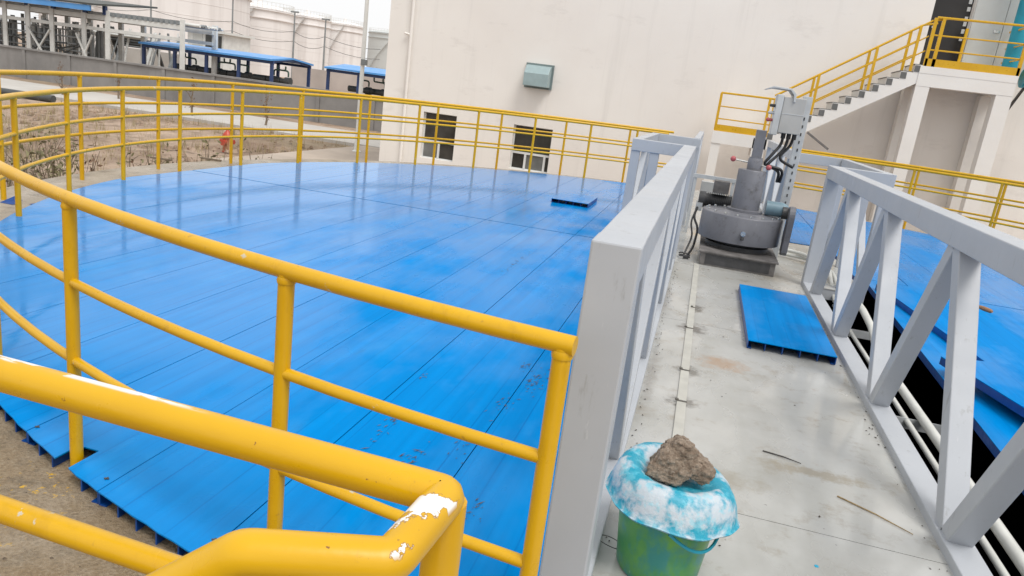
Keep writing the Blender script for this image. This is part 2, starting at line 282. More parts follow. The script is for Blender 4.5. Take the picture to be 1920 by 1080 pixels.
# ------------------------------------------------------------------ cover panels
NOTCH = [(-1.10, 1.858), (-2.20, 2.20), (-0.249, 1.720)]
def ycirc(x, near, R=R_EDGE):
    d = R*R-(x-XC)**2
    d = math.sqrt(max(d, 0)); return YC-d if near else YC+d
def panel_mesh(x0, x1, yn, yf, zt=0., th=.06, shear=0., edge=True):
    """ribbed hollow sheet between x0 and x1; yn/yf give its end lines"""
    top = MB(); g = .0025; xa, xb = x0+g, x1-g; xs = [xa+(xb-xa)*i/8 for i in range(9)]
    for nxp, nyp in NOTCH:
        for e in (-.05, .05):
            if xa < nxp+e < xb: xs += [nxp+e-1e-4, nxp+e+1e-4]
    xs = sorted(xs); cols = [(x, yn(x), yf(x)) for x in xs]
    SH = lambda x, y: x+shear*(y-6)
    vs_ = []
    for x, a, c in cols: vs_ += [(SH(x,a),a,zt),(SH(x,c),c,zt),(SH(x,a),a,zt-.006),(SH(x,c),c,zt-.006)]
    fs = []; n = len(cols)
    for i in range(n-1):
        a = i*4; c = a+4; fs += [(a,c,c+1,a+1),(a+2,a+3,c+3,c+2),(a,a+2,c+2,c),(a+1,c+1,c+3,a+3)]
    fs += [(0,1,3,2),((n-1)*4,(n-1)*4+2,(n-1)*4+3,(n-1)*4+1)]
    top.add(vs_, fs)
    web = MB(); k = max(1, round((x1-x0)/.115))
    for i in range(k+1):
        x = xa+.003+(xb-xa-.006)*i/k; a, c = yn(x)+.004, yf(x)-.004
        if c-a < .05: continue
        q = [(x-.003,a),(x+.003,a),(x+.003,c),(x-.003,c)]
        web.add([(SH(X,Y),Y,zz) for zz in (zt-th, zt-.005) for X, Y in q], [(3,2,1,0),(4,5,6,7),(0,1,5,4),(1,2,6,5),(2,3,7,6),(3,0,4,7)])
        if i in (0, k):
            s_ = 1 if i == 0 else -1; q = [(x,a),(x+s_*.03,a),(x+s_*.03,c),(x,c)]
            web.add([(SH(X,Y),Y,zz) for zz in (zt-th, zt-th+.005) for X, Y in q], [(3,2,1,0),(4,5,6,7),(0,1,5,4),(1,2,6,5),(2,3,7,6),(3,0,4,7)])
    return top, web
def near_edge(x):
    for nxp, nyp in NOTCH:
        if abs(x-nxp) < .05: return nyp+.055
    return ycirc(x, True)+.0025*math.sin(x*37)
def far_edge(x): return ycirc(x, False)-.03+.004*math.sin(x*31)
def joint(x): return 8.90+.045*(x+2)*.5
PIT = 0.575
coverL = thing('tank_cover', 'wet blue ribbed panel cover over the tank, left of the bridge', 'cover', (-3, YC, 0))
edges = [-.27, -.78]+[-1.362-PIT*i for i in range(10)]; edges = [e for e in edges if e > -6.6]+[-6.75]
for i in range(len(edges)-1):
    x1, x0 = edges[i], edges[i+1]
    dz = random.uniform(-.0006, .0006)
    for a, c in ((near_edge, lambda x: joint(x)-.014), (lambda x: joint(x)+.014, far_edge)):
        if a is near_edge and x0 < -6.6 : pass
        if c(x0) - a(x0) < -.5: continue
        t_, w_ = panel_mesh(x0, x1, a, lambda x, c=c, a=a: max(c(x), a(x)+.01), dz)
        o = t_.build('panel', 'blue_panel', coverL, 0); w_.build('rib', 'blue_side', o)
coverR = thing('tank_cover', 'blue ribbed panel cover over the tank, right of the bridge', 'cover', (4, YC, 0))
# right of the bridge: first strip slightly askew, the rest pushed up over it
t_, w_ = panel_mesh(1.965, 2.55, lambda x: ycirc(x, True), lambda x: joint(x)+.3, 0, .06, .03); o = t_.build('panel', 'blue_panel_dry', coverR); w_.build('rib', 'blue_side', o)
t_, w_ = panel_mesh(1.42, 1.96, lambda x: 11.28, far_edge, 0, .06, .0); o = t_.build('panel', 'blue_panel', coverR); w_.build('rib', 'blue_side', o)
t_, w_ = panel_mesh(1.965, 2.55, lambda x: joint(x)+.31, far_edge, 0, .06, .0); o = t_.build('panel', 'blue_panel', coverR); w_.build('rib', 'blue_side', o)
er = [2.555+PIT*i for i in range(8)]+[7.5]
for i in range(len(er)-1):
    x0, x1 = er[i], er[i+1]; dz = random.uniform(-.0006, .0006)
    for a, c in ((lambda x: ycirc(x, True)+.05, lambda x: joint(x)-.014), (lambda x: joint(x)+.014, far_edge)):
        if c(x1) - a(x1) < -.5: continue
        t_, w_ = panel_mesh(x0, x1, a, lambda x, c=c, a=a: max(c(x), a(x)+.01), dz, .06, .03 if i < 1 and a(x0) < 8 else 0); o = t_.build('panel', 'blue_panel_dry', coverR); w_.build('rib', 'blue_side', o)
def loose(x0, y0, wd, ln, rot, z, label):
    t_, w_ = panel_mesh(0, wd, lambda x: -ln, lambda x: 0., 0., .06); lp = t_.build('cover_panel', 'blue_panel_dry'); w_.build('rib', 'blue_side', lp); lp.location = (x0, y0, z); lp.rotation_euler = (0, 0, rot); tag(lp, label, 'panel')
loose(2.08, 8.75, .80, 4.6, math.radians(6.5), .0625, 'long loose blue panel lying askew on the right cover')
loose(1.95, 5.86, .62, 3.0, math.radians(15.5), .125, 'topmost loose blue panel on the right cover, overhanging towards the slot')
# loose short pieces
t_, w_ = panel_mesh(-2.19, -1.60, lambda x: 11.36, lambda x: 12.35, .065, .06); lp = t_.build('cover_panel', 'blue_panel'); w_.build('rib', 'blue_side', lp)
tag(lp, 'small square blue offcut panel lying on the far cover, dark open front edge', 'panel')
t_, w_ = panel_mesh(.555, 1.185, lambda x: 5.50, lambda x: 7.42, .068, .063); lp = t_.build('cover_panel', 'blue_panel_dry'); w_.build('rib', 'blue_side', lp)
tag(lp, 'short blue ribbed panel lying on the bridge deck against the right truss', 'panel')
NOTCH = []
# small screwed clips at the near panel ends
for (u, v) in [(200,897),(402,1012),(70,800)]:
    q = onz(u, v, 0.002); m = MB(); m.box(q.x-.010, q.x+.010, q.y-.003, q.y+.003, 0.0, .003); m.box(q.x-.003, q.x+.003, q.y-.009, q.y+.009, .0025, .004); m.build('clip', 'dark_steel', coverL)
# ------------------------------------------------------------------ guard rails
def railing(name, label, R, a_posts, hts, base, r_top, r_mid, r_post, a0, a1, zfun=lambda a: 0., mids_from_start=False):
    q = ringp((a0+a1)/2, R, base); t = thing(name, label, 'railing', q)
    n = int(abs(a1-a0)*R/.22)+2
    for k, h in enumerate(hts):
        m = MB(); b0 = a0 if (k == 0 or mids_from_start) else a_posts[0]; pts = [ringp(b0+(a1-b0)*i/n, R, h+zfun(b0+(a1-b0)*i/n)*h) for i in range(n+1)]
        m.tube(pts, r_top if k == 0 else r_mid, 14 if k == 0 else 10); m.build('top_rail' if k == 0 else 'middle_rail', 'yellow_paint', t)
    for a in a_posts:
        m = MB(); z1 = hts[0]+zfun(a)*hts[0]-.01; m.tube([ringp(a, R, base), ringp(a, R, z1)], r_post, 14)
        po = m.build('post', 'yellow_paint', t)
        m = MB(); m.lathe([(r_post+.0025,0),(r_post+.004,.008),(r_post+.001,.02)], ringp(a, R, z1-.026), 14, True, False); m.build('weld', 'yellow_paint', po)
    return t
def ang(x, y): return math.atan2(y-YC, x-XC)
pi_ = [(-.249,1.72),(-1.10,1.858),(-2.20,2.20),(-5.72,5.18),(-6.28,6.27),(-6.635,7.41),(-6.79,8.6),(-6.745,9.9),(-6.485,11.1),(-6.005,12.3),(-5.32,13.38),(-4.45,14.34),(-3.46,15.10),(-2.39,15.67),(-1.45,15.99)]
A = [ang(x, y) % (2*math.pi) for x, y in pi_]           # from near bridge (about 4.6) round to the far end (about 1.9)
gap = A[2]-A[3]; A += [A[2]-gap*i/5 for i in range(1, 5)]
zin = lambda a: (-.055 if math.sin(a) < -.45 else -.055+.085*min(1, (math.sin(a)+.45)/.9))
railing('inner_guardrail', 'yellow tubular railing standing on the blue cover edge, left of the bridge', R_IN, A, (1.10,.765,.43), -.05, .0255, .0185, .0245, A[0]+.004, A[14]-.09, zin)
po_ = [(-7.09,7.27),(-7.28,8.78),(-7.17,10.27),(-6.80,11.70),(-6.16,13.0),(-5.25,14.2),(-4.2,15.17),(-2.97,15.93),(-1.65,16.44)]
B = [ang(x, y) % (2*math.pi) for x, y in po_]; B += [B[0]+.2*i for i in range(1, 5)]
railing('outer_guardrail', 'yellow tubular railing on the outer edge of the concrete rim, left of the bridge', R_OUT, B, (1.165,.835,.48), -.06, .0255, .0185, .0245, B[0]+.84, B[8]-.12, mids_from_start=True)
AR = [.93, .77, .61, .45, .29, .13, -.03, -.2, -.37]
ir = [ang(*onz(1712,315,1.10)[:2]), 0]
def angfar(u, v, R):
    d = FW*FPX+RT*(u-960)+DN*(v-540); a = d.x**2+d.y**2; bq = -2*(d.x*XC+d.y*YC); c = XC*XC+YC*YC-R*R; t = (-bq+math.sqrt(bq*bq-4*a*c))/2/a
    return ang(d.x*t, d.y*t)
a1, a2 = angfar(1716,318,R_IN), angfar(1880,345,R_IN); st = a1-a2
railing('inner_guardrail', 'yellow tubular railing on the cover edge behind the right truss', R_IN, [a1+st, a1, a2, a2-st, a2-2*st, a2-3*st, a2-4*st], (1.13,.78,.44), -.05, .0255, .0185, .0245, a1+1.6*st, a2-4.2*st, mids_from_start=True)
b1, b2 = angfar(1725,314,R_OUT), angfar(1888,342,R_OUT); st = b1-b2
railing('outer_guardrail', 'yellow tubular railing on the outer rim behind the right truss', R_OUT, [b1+st, b1, b2, b2-st, b2-2*st, b2-3*st, b2-4*st], (1.165,.835,.48), -.06, .0255, .0185, .0245, b1+1.7*st, b2-4.2*st, mids_from_start=True)
# close railing of the stair head, in front of the camera
t = thing('stair_head_railing', 'nearest thick yellow railing with peeling paint, bent corner at its end', 'railing', (-.6, .76, -.06))
jr = ringp(B[0]+.84, R_OUT, 1.165)
def arc(p, q, r, n=6):   # rounded corner p (prev) - c - q
    pass
def rounded(pts, r=.03, n=5):
    pts = [Vector(p) for p in pts]; out = [pts[0]]
    for i in range(1, len(pts)-1):
        a, b_, c_ = pts[i-1], pts[i], pts[i+1]; u = (a-b_).normalized(); v = (c_-b_).normalized()
        L = min(r, (a-b_).length*.45, (c_-b_).length*.45)
        for k in range(n+1):
            s_ = k/n; out.append((b_+u*L)*(1-s_)**2+b_*2*s_*(1-s_)+(b_+v*L)*s_**2)
    return out+[pts[-1]]
C1, C2, C3 = Vector((-.222,.76,1.148)), onz(733,1052,1.14), onz(455,1035,1.14)
m = MB(); m.tube(rounded([jr, (-3.2,1.75,1.16), (-1.7,.80,1.158), (-.9,.762,1.155), C1, C2, C3, C3+Vector((-.20,-.02,-.16)), C3+Vector((-.8,-.08,-.62))], .012, 4), .0243, 20); m.build('top_rail', 'yellow_paint_chipped', t)
for zz in (.935, .50):
    m = MB(); m.tube([jr+Vector((0,0,zz-1.16)), (-3.2,1.75,zz), (-1.7,.80,zz), (-.905,.762,zz), (-.222,.76,zz-.02)], .0185, 14); m.build('middle_rail', 'yellow_paint', t)
for x in (-.222, -1.35):
    m = MB(); m.tube([(x, .762, -.06), (x, .762, 1.14)], .0245, 16); m.build('post', 'yellow_paint', t)
# ------------------------------------------------------------------ bridge
BY0, BY1 = -1.6, 16.85
bridge = thing('walkway_bridge', 'grey steel truss footbridge with pale deck across the tank', 'bridge', (.56, YC, 0))
XL0, XL1, XR0, XR1 = -.24, -.11, 1.25, 1.38
ys = [BY0, .05, 3.02, 5.92, 8.30]; 
for i in range(4):
    m = MB(); m.box(XL1-.005, XR0+.005, ys[i]+.0025, ys[i+1]-.0025, -.008, 0.0); m.build('deck_plate', 'deck_paint', bridge)
m = MB(); m.box(-.78, 1.90, 8.305, 11.2, -.008, .0); m.build('deck_plate', 'deck_paint', bridge)
m = MB(); m.box(XL1, XR0, 11.205, BY1, -.008, .0); m.build('deck_plate', 'deck_paint', bridge)
m = MB(); m.box(.105, .158, .2, 8.36, .0015, .012); m.build('cable_channel', 'strip_paint', bridge)
for (u, v) in [(1303,577),(1292,615),(1284,694),(1277,752)]:
    q = onz(u, v, .012); m = MB(); m.box(q.x-.034, q.x+.034, q.y-.008, q.y+.008, .0135, .016); m.lathe([(.011,.0),(.011,.008),(.004,.011)], (q.x-.026, q.y, .016), 8, False); m.build('clamp', 'stain_grime', bridge)
for y in [-1.2+1.25*i for i in range(15)]:
    m = MB(); m.box(XL0+.01, XR1-.01, y-.04, y+.04, -.16, -.0095); m.build('cross_beam', 'grey_paint', bridge)
def truss(x0, x1, y0, y1, bots, tops, zt, first_post=True, last_post=True):
    m = MB(); m.box(x0, x1, y0, y1, zt-.13, zt); tr = m.build('top_chord', 'grey_paint', bridge, .006)
    m = MB(); m.box(x0, x1, y0, y1, -.075, .045); m.build('bottom_chord', 'grey_paint', tr, .006)
    xm = (x0+x1)/2
    ends = []
    if first_post: ends.append(y0+.065)
    if last_post: ends.append(y1-.065)
    for y in ends:
        m = MB(); m.box(x0-.0015, x1+.0015, y-.0665, y+.0665, -.078, zt+.0015); m.build('end_post', 'grey_paint', tr, .006)
    seq = sorted([(y, 0) for y in bots]+[(y, 1) for y in tops]); 
    for (ya, ka), (yb, kb) in zip(seq, seq[1:]):
        if ka == kb: continue
        o = .035; za = .04 if ka == 0 else zt-.125; zb = .04 if kb == 0 else zt-.125
        m = MB(); a = Vector((xm, ya+o, za)); c = Vector((xm, yb-o, zb)); d = (c-a).normalized()
        m.beam(a-d*.01, c+d*.01, .104, .085, (1,0,0)) if 0 else m.beam(a-d*.02, c+d*.02, .10, .09, (0,0,1)); m.build('diagonal', 'grey_paint', tr, .005)
    return tr
tL = truss(XL0, XL1, 1.87, 8.36, [3.25,4.75,6.25,7.7], [2.45,4.05,5.55,7.05], 1.28)
tR = truss(XR0, XR1, 1.87, 8.36, [3.22,4.78,6.28,7.78], [2.5,4.05,5.6,7.1], 1.28)
tL2 = truss(XL0+.04, XL1, 11.3, BY1-.6, [12.6,14.2,15.8], [11.8,13.4,15.0], 1.28)
tR2 = truss(XR0-.06, XR1-.1, 11.3, BY1-.6, [12.6,14.2,15.8], [11.8,13.4,15.0], 1.28)
# rails of the wider bay round the drive
def bay(xs, xi, far_in):
    m = MB(); s_ = 1 if xs > xi else -1
    for a, c in (((xi, 8.42), (xs+s_*.05, 8.42)), ((xs, 8.475), (xs, 11.12)), ((xs+s_*.05, 11.175), (far_in, 11.175))):
        m.beam((a[0], a[1], 1.21), (c[0], c[1], 1.21), .10, .13)
    r = m.build('bay_rail', 'grey_paint', bridge, .005)
    for x, y in ((xs, 8.42), (xs, 9.8), (xs, 11.16), ((xs+xi)/2+.1*s_, 8.42)):
        m = MB(); m.box(x-.05, x+.05, y-.04, y+.04, 0, 1.146); m.build('post', 'grey_paint', r, .005)
    for a, c in (((xs, 8.5), (xs, 9.75)), ((xs, 11.1), (xs, 9.85))):
        m = MB(); m.beam((a[0], a[1], .05), (c[0], c[1], 1.14), .07, .07); m.build('brace', 'grey_paint', r, .004)
bay(-.75, XL1-.02, -.10); bay(1.87, XR0+.02, 1.20)
m = MB(); m.box(-.78, 1.90, 8.31, 8.39, -.12, -.0095); m.box(-.80,-.72,8.40,11.2,-.12,-.0095); m.box(1.84,1.92,8.40,11.2,-.12,-.0095); m.build('bay_frame', 'grey_paint', bridge)
# conduits hung beside the bridge over the open slot
for lab, r, pts in (('thicker white pipe running beside the right truss over the dark slot', .032, [(1560,500),(1597,580),(1619,629),(1680,715),(1737,800),(1809,897),(1917,1053)]),
                    ('thinner white pipe running beside the right truss over the dark slot', .019, [(1587,607),(1731,843),(1831,994),(1885,1074)])):
    zz = -.13 if r > .025 else -.17; P3 = [onz(u, v, zz) for u, v in pts]; xm = sum(p.x for p in P3[-3:])/3
    m = MB()
    if r > .025: m.tube([(xm-.02, 8.3, .05), (xm-.02, 7.3, .05), (xm-.01, 6.9, .0), (xm, 6.55, zz), (xm, 1.7, zz)], r, 14)
    else: m.tube([(xm, 8.3, zz), (xm, 1.7, zz)], r, 12)
    pp = m.build('conduit_pipe', 'pvc_white'); tag(pp, lab, 'pipe')
    if r > .025:
        for y in (4.55, 5.9):
            m = MB(); m.lathe([(r+.004,-.03),(r+.006,-.025),(r+.006,.025),(r+.004,.03)], (0,0,0), 14); v2 = [(xm+x, y+z, zz+y_) for x, y_, z in m.v]; m.v = v2; m.build('pipe_joint', 'pvc_white', pp)
for y in (3.1, 5.15, 7.35):
    m = MB(); m.box(XR1, 1.86, y-.03, y+.03, -.225, -.2); m.box(XR1, 1.86, y-.03, y-.024, -.2, -.15); m.build('pipe_bracket', 'light_galv', bridge)
# ------------------------------------------------------------------ drive unit
DX, DY = .545, 9.02
dr = thing('drive_unit', 'dark grey geared drive unit with tall cylinder on the bridge deck', 'machine', (DX, DY, 0))
m = MB(); m.box(.155, .965, 8.42, 9.6, .002, .145); m.box(.13, .99, 8.395, 9.62, .146, .165); bs = m.build('base_frame', 'rust_base', dr, .004)
m = MB(); m.box(.21, .91, 8.417, 8.419, .02, .13); m.build('base_opening', 'dark_steel', bs)
m = MB(); m.lathe([(.36,.166),(.36,.215),(.30,.22),(.30,.25),(.40,.255)], (DX, DY, 0), 40); m.build('neck', 'dark_steel', dr)
m = MB(); m.lathe([(.44,.256),(.462,.264),(.462,.56),(.452,.572),(.43,.576),(.20,.60),(.19,.62)], (DX, DY, 0), 56); drum = m.build('gear_housing', 'dark_grey_paint', dr)
for i in range(18):
    a = 2*math.pi*i/18; m = MB(); m.lathe([(.014,0),(.014,.014),(.008,.018)], (DX+.41*math.cos(a), DY+.41*math.sin(a), .578), 6, False); m.build('bolt', 'chrome', drum)
m = MB(); m.tube([(DX+.02, DY-.46, .40), (DX+.02, DY-.50, .40)], .028, 12); m.build('plug', 'chrome', drum)
m = MB(); m.tube([(DX+.02, DY-.475, .355), (DX+.02, DY-.485, .33)], .02, 8); m.build('drain', 'dark_steel', drum)
m = MB(); m.lathe([(.20,.60),(.20,.625),(.158,.63),(.158,1.07),(.150,1.08),(.06,1.085)], (DX+.01, DY-.02, 0), 40); cy = m.build('lift_cylinder', 'dark_grey_paint', dr)
m = MB(); m.lathe([(.082,1.084),(.082,1.20),(.074,1.21),(.074,1.225)], (DX+.02, DY-.02, 0), 24); m.build('collar', 'dark_grey_paint', cy)
m = MB(); m.box(DX-.035, DX+.075, DY-.07, DY+.04, 1.22, 1.535); m.build('screw_cover', 'dark_grey_paint', cy, .006)
for e in (Vector((-.235,-.02,.02)), Vector((.145,-.05,-.02))):
    a = Vector((DX+.02, DY-.02, 1.155)); m = MB(); m.tube([a, a+e], .010, 8); hd = m.build('handle_rod', 'chrome', cy); m = MB(); m.ball(a+e*1.06, .032); m.build('knob', 'red_plastic', hd)
# motors and guard
m = MB(); m.tube([(.02,9.62,.60),(.10,9.62,.60)], .10, 18); m.tube([(.10,9.62,.60),(.42,9.62,.60)], .082, 18)
for i in range(14): x = .125+i*.022; m.tube([(x,9.62,.60),(x+.007,9.62,.60)], .10, 18)
mt = m.build('motor', 'dark_steel', dr); m = MB(); m.box(.17,.36,9.50,9.68,.71,.86); m.build('terminal_box', 'rust_base', mt, .006); m = MB(); m.box(.0,.08,9.5,9.74,.46,.56); m.build('motor_foot', 'light_galv', mt)
m = MB(); m.box(.10,.44,9.52,9.74,.40,.50); m.build('motor_bracket', 'rust_base', dr)
m = MB(); m.tube([(.78,8.98,.68),(.96,8.98,.68)], .085, 20); m.ball((.96,8.98,.68), .082, 8); gm = m.build('gearmotor', 'motor_blue', dr); m = MB(); m.tube([(.96,8.90,.66),(1.02,8.90,.66)], .07, 14); m.build('sprocket', 'dark_steel', gm)
pr = [(math.cos(a)*.115, .64+math.sin(a)*.115) for a in [math.pi*i/10 for i in range(11)]]+[(-.10,.24),(-.05,.20),(.05,.20),(.10,.24)]
m = MB(); n = len(pr); m.add([(1.02, 8.80+y, z) for y, z in pr]+[(1.085, 8.80+y, z) for y, z in pr], [tuple(range(n)), tuple(reversed(range(n, 2*n)))]+[(i, (i+1) % n, (i+1) % n+n, i+n) for i in range(n)]); m.build('chain_guard', 'dark_grey_paint', dr, .006)
m = MB(); m.tube(rounded([(.03,9.55,.52),(.0,9.3,.40),(.08,9.1,.30),(.06,8.8,.10),(.0,8.62,.02)], .1), .014, 8); m.tube(rounded([(.02,9.5,.5),(-.02,9.2,.35),(.03,8.9,.22),(-.03,8.7,.02)], .1), .011, 8); m.build('power_cable', 'black_rubber', dr)
m = MB(); m.tube([(-.02+.06*math.cos(q), 8.64+.07*math.sin(q), .015+.004*q) for q in [i*.5 for i in range(20)]], .009, 7); m.box(-.03,.03,8.58,8.64,.0,.035); m.build('cable_gland', 'dark_steel', dr)
m = MB(); m.beam((-.10, 10.6, .80), (.50, 10.6, .80), .06, .05); m.box(-.09,-.05,10.58,10.62,0,.775); m.box(.42,.46,10.58,10.62,0,.775)
ct = m.build('cable_tray', 'light_galv'); tag(ct, 'pale metal cable tray stand behind the drive motor', 'cable tray')
# ------------------------------------------------------------------ control box on its column
cb = thing('control_box', 'grey electrical control box with hood on a pale column by the drive', 'control box', (1.05, 9.3, 0))
m = MB(); m.box(.985, 1.075, 9.40, 9.46, .0, 1.97); m.box(.97,.985,9.385,9.47,0,1.97); col = m.build('column', 'light_galv', cb, .003)
for i in range(16): m = MB(); m.box(1.02,1.035,9.395,9.3995,.35+i*.09,.385+i*.09); m.build('slot', 'dark_steel', col)
m = MB(); m.box(.74, .985, 9.12, 9.38, 1.53, 1.93); bx = m.build('enclosure', 'box_grey', cb, .008)
m = MB(); m.box(.742, .983, 9.117, 9.1195, 1.742, 1.752); m.build('seam', 'light_galv', bx)
m = MB(); m.box(.665, .737, 9.10, 9.40, 1.50, 1.95); dor = m.build('door', 'light_galv', bx, .008)
for z, mat_ in ((1.82,'dark_steel'),(1.74,'light_galv'),(1.66,'red_plastic')):
    m = MB(); m.tube([(.665,9.16,z),(.62,9.16,z)], .018, 10); m.ball((.615,9.16,z), .024 if mat_ == 'red_plastic' else .017, 6); m.build('button', mat_, dor)
m = MB(); m.prism([(.52,1.985),(.52,1.992),(.60,2.03),(.80,2.025),(.86,1.97),(.865,1.88),(.845,1.88),(.835,1.955),(.79,2.005),(.60,2.01)], 9.10, 9.42); m.build('hood', 'light_galv', cb, .003)
m = MB()
for k, (dx, pts) in enumerate([(0, [(.82,9.2,1.53),(.82,9.2,1.40),(.72,9.12,1.25),(.66,9.1,1.16),(.86,9.15,1.10),(.86,9.2,.97)]), (1, [(.88,9.2,1.53),(.87,9.2,1.36),(.74,9.12,1.20),(.70,9.1,1.15),(.90,9.15,1.12),(.89,9.2,.97)]), (2, [(.94,9.25,1.53),(.93,9.25,1.40),(.80,9.15,1.24),(1.0,9.2,1.16)])]):
    m.tube(rounded(pts, .12, 6), .017, 9)
for x in (.82,.88,.94): m.tube([(x,9.2,1.54),(x,9.2,1.47)], .026, 10)
m.build('cable', 'black_rubber', cb)
# ------------------------------------------------------------------ bucket, lid, stone
bk = thing('paint_bucket', 'green plastic paint bucket stained blue on the bridge deck', 'bucket', (.135, 2.47, 0))
bc = (.105, 2.485, 0)
m = MB(); m.lathe([(.001,.003),(.145,.003),(.150,.012),(.176,.265),(.186,.268),(.188,.285),(.170,.285),(.146,.02)], bc, 48, True, False); m.build('body', 'bucket_green', bk)
m = MB(); m.tube([(bc[0]+.19*math.cos(a), bc[1]+.19*math.sin(a)-.012, .275-.075*math.sin((a+1.05)/1.25*math.pi) if 0 else .26-.07*math.sin(max(0,min(1,(a+1.5)/1.6))*math.pi)) for a in [-1.5+1.6*i/12 for i in range(13)]], .006, 8); m.build('handle', 'teal_paint', bk)
m = MB(); prof = [(.238,.276),(.241,.282),(.234,.286),(.228,.31),(.219,.345),(.203,.378),(.18,.398),(.155,.40),(.13,.388),(.11,.375),(.07,.366),(.001,.364)]
n = 72; vs_ = []
rnd = random.Random(3); ph = [rnd.uniform(0, 6.28) for _ in range(6)]
for i, (r, z) in enumerate(prof):
    for j in range(n):
        a = 2*math.pi*j/n; wv = .004*math.sin(3*a+ph[0])+.003*math.sin(7*a+ph[1])+.002*math.sin(13*a+ph[2]); k = r/.238
        vs_.append((bc[0]+.005+(r+wv*k)*math.cos(a), bc[1]+(r+wv*k)*math.sin(a), z+k*(.005*math.sin(2*a+ph[3])+.003*math.sin(5*a+ph[4]))-.022*k*math.cos(a)))
m.add(vs_, [(i*n+j, i*n+(j+1) % n, (i+1)*n+(j+1) % n, (i+1)*n+j) for i in range(len(prof)-1) for j in range(n)], True)
ld = m.build('bucket_lid', 'lid_paint', sharp=80); tag(ld, 'blue lid caked with white paint drooping over the green bucket', 'lid')
so_ = ld.modifiers.new('thickness', 'SOLIDIFY'); so_.thickness = .005; so_.offset = -1
from mathutils import noise as mn
def hull(bmx, pts):
    vv = [bmx.verts.new(p) for p in pts]; g = bmesh.ops.convex_hull(bmx, input=vv); bmesh.ops.delete(bmx, geom=list({e for e in g['geom_interior']+g['geom_unused'] if isinstance(e, bmesh.types.BMVert)}), context='VERTS')
bmq = bmesh.new(); kq = 1/560
A_ = [(-62,-32),(-56,-8),(-40,18),(-34,38),(-10,54),(14,49),(30,24),(22,-20),(-5,-44),(-34,-44)]; B_ = [(-4,34),(30,28),(64,0),(59,-20),(44,-40),(28,-30),(14,-6),(-2,-4)]
hull(bmq, [(x*kq, -.055-.012*math.sin(x), z*kq) for x, z in A_]+[(x*kq*.82+.006, .07+.012*math.sin(x), z*kq*.85) for x, z in A_])
hull(bmq, [(x*kq, -.048-.008*math.sin(x), z*kq) for x, z in B_]+[(x*kq*.9, .06+.01*math.sin(x), z*kq*.85) for x, z in B_])
me = bpy.data.meshes.new('stone'); bmq.to_mesh(me); bmq.free()
tmp = bpy.data.objects.new('stone_raw', me); COL.objects.link(tmp); rm = tmp.modifiers.new('r', 'REMESH'); rm.mode = 'VOXEL'; rm.voxel_size = .0035
dg = bpy.context.evaluated_depsgraph_get(); me2 = bpy.data.meshes.new_from_object(tmp.evaluated_get(dg)); bpy.data.objects.remove(tmp, do_unlink=True)
me2.name = 'stone'; nrm = [v.normal.copy() for v in me2.vertices]
for v, n_ in zip(me2.vertices, nrm):
    c = v.co; v.co = c + n_*(.010*mn.noise(c*22)+.006*mn.noise(c*55)+.0045*mn.noise(c*120)+.002*mn.noise(c*260))
me2.materials.clear(); me2.materials.append(MT['stone']); me2.polygons.foreach_set('use_smooth', [True]*len(me2.polygons))
st_ = bpy.data.objects.new('stone', me2); COL.objects.link(st_); st_.location = (bc[0]+.008, bc[1]-.01, .438); st_.rotation_euler = (-.18, .0, .1); st_.scale = (1.05, 1, .9)
tag(st_, 'rough brown broken stone weighing down the bucket lid', 'stone')
# ------------------------------------------------------------------ white building
WY = 20.8
def wx(u, v): return at(u, v, WY)
xl = wx(722, 150).x
bld = thing('building', 'large off white rendered building with two small windows', 'building', (xl, WY, GZ))
w1a, w1b = wx(795,209), wx(850,303); w2a, w2b = wx(964,233), wx(1033,321)
wins = [(w1a.x, wx(857,217).x, w1b.z-.02, w1a.z), (w2a.x, wx(1037,243).x, wx(962,315).z-.02, w2a.z)]
dA, dB = wx(1755,0).x, wx(1815,60).x; zpl = 3.36
holes = wins+[(dA, dB, zpl, 5.9)]
X0, X1, Z0, Z1 = xl, 16., GZ-.1, 8.5
xs = sorted({X0, X1, *[h[0] for h in holes], *[h[1] for h in holes]}); zs = sorted({Z0, Z1, *[h[2] for h in holes], *[h[3] for h in holes]})
m = MB()
for i in range(len(xs)-1):
    for j in range(len(zs)-1):
        cx_, cz_ = (xs[i]+xs[i+1])/2, (zs[j]+zs[j+1])/2
        if any(h[0] < cx_ < h[1] and h[2] < cz_ < h[3] for h in holes): continue
        m.add([(xs[i],WY,zs[j]),(xs[i+1],WY,zs[j]),(xs[i+1],WY,zs[j+1]),(xs[i],WY,zs[j+1])], [(0,1,2,3)])
for h in holes:
    for a, c in (((h[0],h[2]),(h[1],h[2])),((h[1],h[2]),(h[1],h[3])),((h[1],h[3]),(h[0],h[3])),((h[0],h[3]),(h[0],h[2]))):
        m.add([(a[0],WY,a[1]),(c[0],WY,c[1]),(c[0],WY+.22,c[1]),(a[0],WY+.22,a[1])], [(0,1,2,3)])
m.add([(X0,WY,Z0),(X0,WY+12,Z0),(X0,WY+12,Z1),(X0,WY,Z1)], [(0,1,2,3)]); m.add([(X1,WY,Z0),(X1,WY+12,Z0),(X1,WY+12,Z1),(X1,WY,Z1)], [(3,2,1,0)])
m.add([(X0,WY+12,Z0),(X1,WY+12,Z0),(X1,WY+12,Z1),(X0,WY+12,Z1)], [(3,2,1,0)]); m.add([(X0,WY,Z1),(X1,WY,Z1),(X1,WY+12,Z1),(X0,WY+12,Z1)], [(0,1,2,3)])
me_ = m.build('wall', 'facade', bld)
